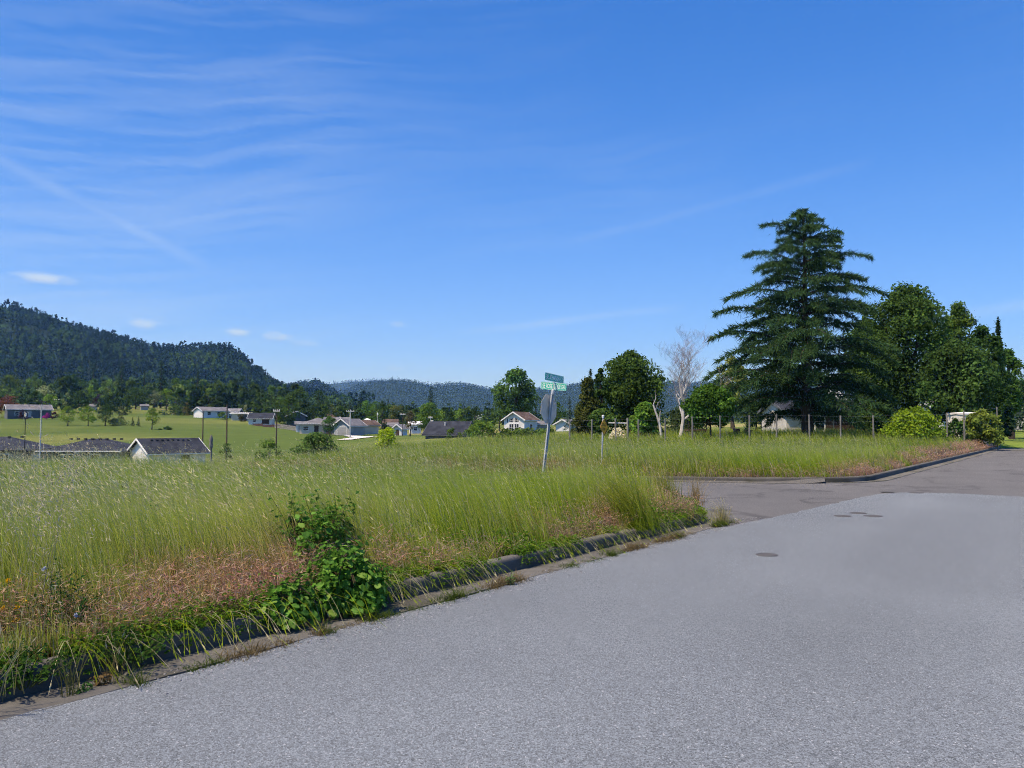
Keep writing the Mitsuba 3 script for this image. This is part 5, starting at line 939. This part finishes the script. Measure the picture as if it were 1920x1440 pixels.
# droopy stems hanging over the kerb
def overhang(rng, n):
    s = 2.8 + 11.5 * rng.random(n); q = nz(s, 0 * s, .9, 85); k = q > .40; s = s[k]; n = len(s); d = .12 + .15 * rng.random(n); x, y = xy(s, KERB_T - d)
    out = np.array(NR) * (.9 + .9 * rng.random((n, 1))) + .5 * rng.normal(size=(n, 2)); h = .14 + .2 * rng.random(n)
    P = np.stack([x, y, np.full(n, .09)], 1); pts = []
    for q in np.linspace(0, 1, 7): pts.append(P + np.concatenate([out * (h * 1.15 * q ** 1.2)[:, None], (h * (2.3 * q - 2.45 * q * q))[:, None]], 1))
    c = np.where(rng.random((n, 1)) < .4, STRAW, GREEN1) * (.5 + .6 * rng.random((n, 1))); w = .0016
    sd = np.concatenate([np.stack([-out[:, 1], out[:, 0]], 1), np.zeros((n, 1))], 1); sd /= np.linalg.norm(sd, axis=1, keepdims=True)
    v = np.stack([q for p in pts for q in (p - sd * w, p + sd * w)], 1).reshape(-1, 3)
    f = np.array([t for a in range(0, 12, 2) for t in ([a, a + 1, a + 3], [a, a + 3, a + 2])]); f = (np.arange(n)[:, None, None] * 14 + f).reshape(-1, 3)
    D = pts[6] - pts[5]; return catc([(v, f, np.repeat(c, 14, 0)), heads(rng, pts[6] - D * .3, D, .05 + .04 * rng.random(n), np.full(n, .009), c * 1.15)])
m = overhang(rn, 680); put(new('grass', 'straw coloured stems drooping over the kerb edge', kind='stuff'), m, 'blade', col=m[2])

# individual clumps, weeds and stalks that stand out
def clump(name, label, cat_, px, py_or_t, Y, n, h, spread, c0, c1, lean=(0, 0), headc=None, z=None, seed=0, group=None, wd=.006, hl=.07, hw=.007, panicle=False):
    rng = np.random.default_rng(seed + 900); P0 = at(px, 800, Y); x0, y0 = P0[:2]; z0 = float(ground_h(x0, y0)[0]) if z is None else z
    key = new(name, label, cat_, group)
    P = np.stack([x0 + spread * rng.normal(size=n), y0 + spread * rng.normal(size=n), np.full(n, z0 - .01)], 1)
    hh = h * (.55 + .5 * rng.random(n)); ln = np.array(lean) + (.07 if panicle else .22) * rng.normal(size=(n, 2)); cc = (.75 + .5 * rng.random((n, 1)))
    B = blades(rng, P, hh, np.full(n, wd), ln, .4 + .8 * rng.random(n), np.array(c0) * cc, np.array(c1) * cc)
    part(key, 'blades', B, 'blade', col=B[2], kind='stuff')
    if panicle:
        q = .72 + .28 * rng.random((n, 26)); C = P[:, None] + np.concatenate([ln[:, None] * (hh[:, None] * q ** 1.8)[..., None], (hh[:, None] * (q - .12 * q * q * np.linalg.norm(ln, axis=1)[:, None]))[..., None]], 2)
        C = (C + .022 * rng.normal(size=C.shape)).reshape(-1, 3); D = rng.normal(size=C.shape) * .5 + [.35, 0, -.55]
        Hd = heads(rng, C, D, .022 + .022 * rng.random(len(C)), np.full(len(C), .006), np.array(headc) * (.6 + .7 * rng.random((len(C), 1)))); part(key, 'seed_heads', Hd, 'blade', col=Hd[2], kind='stuff')
    elif headc is not None:
        k = np.arange(n)[: n // 2]; tip = P[k] + np.concatenate([ln[k] * hh[k][:, None], (hh[k] * (1 - .18 * (.4 + .4) * np.linalg.norm(ln[k], axis=1)))[:, None]], 1)
        D = np.concatenate([ln[k] * 1.4 + .15 * rng.normal(size=(len(k), 2)), np.full((len(k), 1), .8)], 1)
        Hd = heads(rng, tip - .01, D, hl * (.6 + .7 * rng.random(len(k))), np.full(len(k), hw), np.array(headc) * (.7 + .6 * rng.random((len(k), 1))))
        part(key, 'seed_heads', Hd, 'blade', col=Hd[2], kind='stuff')
    return key
CL = 'grass clump'
clump('grass_clump', 'golden straw grass tuft standing behind the curved kerb nose', CL, 1304, 0, 16.3, 110, .62, .07, (.26, .17, .05), (.5, .38, .15), (0, 0), (.5, .4, .18), z=.12, seed=1)
clump('grass_clump', 'pale straw grass tuft growing from the gutter at the street corner', CL, 1352, 0, 14.0, 120, .44, .07, (.22, .2, .07), (.46, .4, .18), (-.05, 0), (.55, .5, .28), z=-.01, seed=2)
clump('grass_clump', 'dense leaning green clump overhanging the kerb before the corner', CL, 1190, 0, 12.6, 520, 1.0, .17, (.14, .22, .015), (.40, .42, .06), (-.42, .05), (.5, .45, .2), z=.12, seed=3, wd=.009)
clump('grass_clump', 'tall green and straw clump at the end of the kerb nose', CL, 1248, 0, 15.6, 300, .9, .13, (.14, .20, .02), (.46, .46, .09), (-.2, .05), (.6, .5, .25), z=.12, seed=8, wd=.008)
clump('grass_clump', 'bright dry tuft lying on the kerb near the street corner', CL, 1255, 0, 14.1, 420, .34, .22, (.24, .14, .06), (.46, .35, .18), (-.1, -.1), (.5, .36, .2), z=.12, seed=4)
clump('grass_clump', 'thin upright green stems growing out of the gutter at lower left', CL, 146, 0, 5.2, 26, .42, .03, (.12, .13, .04), (.2, .2, .07), (.02, 0), (.3, .27, .12), z=-.01, seed=5, wd=.005)
clump('grass_clump', 'thin stems with pale heads rising from the gutter beside the green stems', CL, 222, 0, 5.45, 22, .30, .04, (.1, .1, .03), (.3, .24, .12), (.1, 0), (.5, .42, .27), z=-.01, seed=6, wd=.004)
clump('grass_clump', 'curved straw stems over the kerb at the lower left corner', CL, 16, 0, 4.85, 26, .42, .08, (.2, .19, .07), (.5, .46, .28), (.35, -.3), (.5, .46, .28), z=.1, seed=7, wd=.006)
oat = [('tallest', 30, 5.6), ('leaning', 60, 5.9), ('bent', 92, 6.2), ('short', 8, 5.3)]
for i, (w, px, Y) in enumerate(oat):
    clump('wild_oat', {'tallest': 'tallest wild oat stalks with pale drooping heads at the left edge', 'leaning': 'leaning wild oat stalks with silvery heads before the charcoal roof', 'bent': 'bent wild oat stalks arching right over the charcoal roof', 'short': 'wild oat stalks cut by the left edge of the picture'}[w],
          'grass clump', px, 0, Y, (9, 7, 5, 7)[i], (1.72, 1.58, 1.5, 1.6)[i], .13, (.16, .17, .05), (.42, .38, .24), (.08 + .14 * (i == 2), 0), (.58, .52, .37), seed=20 + i, wd=.005, panicle=True)
for i, (px, Y, h, lab) in enumerate(((268, 12.5, 1.0, 'pair of dark dock stalks before the white gabled roof'), (448, 12.0, 1.12, 'dark slender seed stalks leaning left near the utility poles'), (345, 10.5, .95, 'dark dock stalk rising alone from the mid field grass'))):
    clump('dock_stalk', lab, 'weed stalk', px, 0, Y, 4 if i != 1 else 9, h, .09 if i != 1 else .35, (.05, .06, .02), (.07, .055, .03), (0 if i == 0 else -.25, 0), (.075, .055, .035), seed=40 + i, wd=.007, hl=.15)
def leafy(name, label, px, Y, h, r, n, size, col, z=None, seed=0, stem=None, flower=None):
    rng = np.random.default_rng(seed + 300); x0, y0 = at(px, 800, Y)[:2]; z0 = float(ground_h(x0, y0)[0]) if z is None else z; key = new(name, label, 'weed')
    stems = []; P, N = [], []
    for i in range(max(3, n // 14)):
        a = rng.random() * 2 * PI; rr = r * rng.random() ** .5; hh = h * (1 - .55 * rr / r) * (.75 + .3 * rng.random())
        e = np.array([x0 + math.cos(a) * rr, y0 + math.sin(a) * rr, z0 + hh]); b = np.array([x0 + math.cos(a) * rr * .25, y0 + math.sin(a) * rr * .25, z0 - .02]); stems.append(tube([b, (b + e) / 2 + [0, 0, .05 * h], e], [.004, .003, .0015], 4))
        for q in np.linspace(.25, 1, 14):
            c = b + (e - b) * q; a2 = rng.random() * 2 * PI; P.append(c + np.array([math.cos(a2), math.sin(a2), .1]) * size * .7); N.append([.7 * math.cos(a2), .7 * math.sin(a2), .8])
    P, N = np.array(P), np.array(N) + .25 * rng.normal(size=(len(P), 3)); c = 1.5 * np.array(col) * (.65 + .7 * rng.random((len(P), 1)))
    part(key, 'stem', cat(stems), 'wood', col=np.tile((.06, .08, .02), (sum(len(s[0]) for s in stems), 1)))
    Lf = leaves(rng, P, N, size * (.7 + .6 * rng.random(len(P))), size * .6, c); part(key, 'foliage', Lf, 'leaf', col=Lf[2], kind='stuff')
    if flower is not None:
        for q in rng.choice(len(P), 5, replace=False):
            Fl = leaves(rng, np.repeat(P[q:q + 1] + [0, 0, .03], 6, 0) + .006 * rng.normal(size=(6, 3)), rng.normal(size=(6, 3)) * .5 + [0, 0, 1], .035, .024, np.tile(flower, (6, 1))); part(key, 'flower', Fl, 'leaf', col=Fl[2])
leafy('tall_weed', 'tall leafy weed with a dark stem in the green grass left of the bramble', 298, 7.9, .95, .2, 200, .05, (.05, .12, .018), seed=1)
leafy('gutter_weed', 'small grey green weed with red leaves at its foot in the gutter', 957, 8.75, .16, .06, 70, .03, (.10, .17, .06), z=-.01, seed=2)
leafy('gutter_weed', 'small dark leafy weed in the gutter beside thin upright stems', 171, 5.28, .07, .06, 50, .035, (.05, .12, .03), z=-.01, seed=3)
leafy('gutter_weed', 'reddish rosette weed in the gutter at lower left', 205, 5.42, .1, .07, 56, .035, (.13, .09, .04), z=-.01, seed=4)
leafy('vetch', 'dark green vetch with a few blue white flowers near the left kerb', 132, 6.0, .62, .26, 420, .035, (.035, .085, .02), seed=5, flower=(.4, .45, .6))
leafy('hawksbeard', 'yellow flowered weed in the reddish grass at the left edge', 22, 5.75, .66, .12, 60, .03, (.08, .13, .03), seed=6, flower=(.75, .5, .02))
leafy('hawksbeard', 'yellow flowered weed standing in the green grass above the red band', 190, 7.2, .62, .1, 50, .03, (.08, .14, .03), seed=7, flower=(.75, .52, .02))
leafy('field_weed', 'broad leaved weeds in the green grass right of the bramble', 770, 9.6, .55, .35, 260, .05, (.06, .14, .02), seed=8)
leafy('field_weed', 'broad leaved weeds rising beside the tall dark stemmed weed', 350, 7.3, .55, .35, 300, .05, (.06, .14, .02), seed=9)
leafy('kerb_weed', 'dark green trailing weed hanging over the left kerb below the red grass', 255, 5.75, .3, .3, 420, .035, (.035, .08, .015), z=.05, seed=10)
leafy('kerb_weed', 'dark green trailing weed on the kerb at the left edge', 60, 5.25, .3, .3, 380, .038, (.035, .08, .015), z=.05, seed=11)

# blackberry: cane frame, a mass of foliage, and the big front leaves one by one
LEAFM = []
for q in range(4):
    o = []; L = 1.0
    out = [(0, 0), (.12, .20), (.30, .33), (.42, .30), (.55, .34), (.70, .24), (.84, .16), (1.0, 0)]
    mid = [[x, 0, -.10 * x * x] for x, _ in out]; up = [[x, y, .16 * y + .02 * math.sin(9 * x + q) - .12 * x * x] for x, y in out]; dn = [[x, -y, .16 * y + .02 * math.cos(9 * x + q) - .12 * x * x] for x, y in out]
    v = np.array(mid + up + dn); n = len(out); f = []
    for i in range(n - 1): f += [[i, i + 1, n + i + 1], [i, n + i + 1, n + i], [i, 2 * n + i, 2 * n + i + 1], [i, 2 * n + i + 1, i + 1]]
    c = np.array([(.11, .25, .04), (.16, .33, .06), (.08, .19, .035), (.22, .36, .07)][q])
    LEAFM.append(mikit.ply((v, np.array(f)), 'leaf', color=np.vstack([np.tile(c * 1.15, (n, 1)), np.tile(c, (2 * n, 1))])))
def bramble(label, px, Y, rx, ry, h, nf, nl, seed, z=None):
    rng = np.random.default_rng(seed); x0, y0 = at(px, 800, Y)[:2]; z0 = float(ground_h(x0, y0)[0]) if z is None else z; key = new('bramble_bush', label, 'bush')
    canes = []; U, V = np.array([*UR, 0]), np.array([*NR, 0]); C = np.array([x0, y0, z0])
    for i in range(16):
        a = rng.random() * 2 * PI; e = C + U * rx * math.cos(a) * .9 + V * ry * math.sin(a) * .9 + [0, 0, h * (.25 + .5 * rng.random())]; canes.append(tube([C + .1 * rng.normal(size=3) * [1, 1, 0], (C + e) / 2 + [0, 0, h * .55], e], [.008, .006, .003], 5))
    for i in range(7):                                       # young shoots standing out of the mass
        a = rng.random() * 2 * PI; q0 = C + U * rx * .6 * math.cos(a) + V * ry * .6 * math.sin(a) + [0, 0, h * .5]; q1 = q0 + np.array([.12 * rng.normal(), .12 * rng.normal(), h * (.45 + .35 * rng.random())]); canes.append(tube([q0, (q0 + q1) / 2 + .02, q1], [.004, .003, .002], 4))
        P_ = q0 + (q1 - q0) * np.linspace(.2, 1, 9)[:, None] + .03 * rng.normal(size=(9, 3)); Ls = leaves(rng, P_, rng.normal(size=(9, 3)) * .6 + [0, 0, 1], .055, .035, np.array((.10, .22, .035)) * (.7 + .6 * rng.random((9, 1)))); part(key, 'shoot', Ls, 'leaf', col=Ls[2], kind='stuff')
    part(key, 'cane', cat(canes), 'wood', col=np.tile((.07, .05, .03), (sum(len(c[0]) for c in canes), 1)))
    th = rng.random(nf) * 2 * PI; ph = np.arccos(rng.random(nf) * .98); rr = (.45 + .6 * rng.random(nf) ** .6) * (.55 + .85 * meshkit.noise(np.stack([np.cos(th) * 2.5, np.sin(th) * 2.5, ph * 2], -1), seed))
    dr_ = np.stack([np.sin(ph) * np.cos(th), np.sin(ph) * np.sin(th), np.cos(ph)], 1)
    P = C + (dr_[:, :1] * rx * U + dr_[:, 1:2] * ry * V) * rr[:, None] + np.outer(dr_[:, 2] * h * rr, [0, 0, 1])
    N = dr_[:, :1] * U + dr_[:, 1:2] * V + np.outer(dr_[:, 2] + .5, [0, 0, 1]) + .5 * rng.normal(size=(nf, 3))
    c = np.array((.10, .23, .03)) * (.5 + .9 * rng.random((nf, 1))); Lf = leaves(rng, P, N, .06 * (.6 + .8 * rng.random(nf)), .045, c); part(key, 'foliage', Lf, 'leaf', col=Lf[2], kind='stuff')
    for i in range(nl):                                      # leaves on the side towards the road and on top
        a = rng.normal() * .9 - .2; p = math.acos(rng.random() * .97); d = np.array([math.sin(p) * math.sin(a), math.sin(p) * math.cos(a), math.cos(p)]); k = (.6 + .5 * rng.random() ** .7) * (.62 + .75 * float(meshkit.noise(np.array([math.sin(a) * 2.5, math.cos(a) * 2.5, p * 2.]), seed)))
        c = C + (d[0] * rx * U + d[1] * ry * V) * k + [0, 0, d[2] * h * k]; s = .045 + .05 * rng.random()
        nrm = d[0] * U + d[1] * V + np.array([0, 0, d[2] * .6 + .75]) + .35 * rng.normal(size=3); nrm /= np.linalg.norm(nrm); ax = np.cross(nrm, rng.normal(size=3)); ax /= np.linalg.norm(ax); ay = np.cross(nrm, ax)
        M = np.eye(4); M[:3, 0], M[:3, 1], M[:3, 2], M[:3, 3] = ax * s, ay * s, nrm * s, c
        b = key + '__leaf'; q = used.get(b, 0); used[b] = q + 1
        scene[b if q == 0 else f'{b}_{q:03d}'] = {**LEAFM[rng.integers(4)], 'to_world': T(M)}
bramble('large dark green bramble bush rising out of the red grass', 590, 8.5, .66, .52, .70, 3200, 295, 1)
bramble('bright leaved bramble spilling over the kerb into the gutter', 648, 7.55, .36, .42, .50, 1800, 230, 2, z=.04)
bramble('small bramble sprig on the kerb left of the spilling bramble', 545, 7.0, .27, .22, .32, 600, 90, 3, z=.04)

def grit(rng, n):
    s = 3 + 12 * rng.random(n); t = -5.02 + np.abs(rng.normal(size=n)) * .16 - .1 * (rng.random(n) < .3); x, y = xy(s, t); r = .003 + .006 * rng.random(n) ** 2
    ico = trimesh.creation.icosahedron(); v0, f0 = np.asarray(ico.vertices), np.asarray(ico.faces); v = v0[None] * (r[:, None, None] * (.7 + .6 * rng.random((n, len(v0), 1)))) + np.stack([x, y, r * .6], 1)[:, None]
    return v.reshape(-1, 3), (np.arange(n)[:, None, None] * len(v0) + f0).reshape(-1, 3), np.repeat(np.array((.28, .28, .29)) * (.5 + rng.random((n, 1))), len(v0), 0)
m = grit(rn, 1800); put(new('gravel', 'loose chips of stone lying along the gutter edge of the road', kind='stuff'), m, 'wood', col=m[2])
#HAZE
low = min(float(meshkit.WRITTEN[d['filename']][0][:, 2].min()) for k, d in scene.items() if k.startswith(('ground', 'hill')) and d.get('type') == 'ply')
scene['haze'] = {'type': 'cube', 'to_world': T().translate([0, 0, (low - 1 + 365) / 2]).scale([6700, 6700, (365 - low + 1) / 2]), 'bsdf': {'type': 'null'}, 'interior': {'type': 'ref', 'id': 'air'}}
labels['haze'] = {'label': 'thin blue summer haze in the valley air', 'kind': 'stuff'}
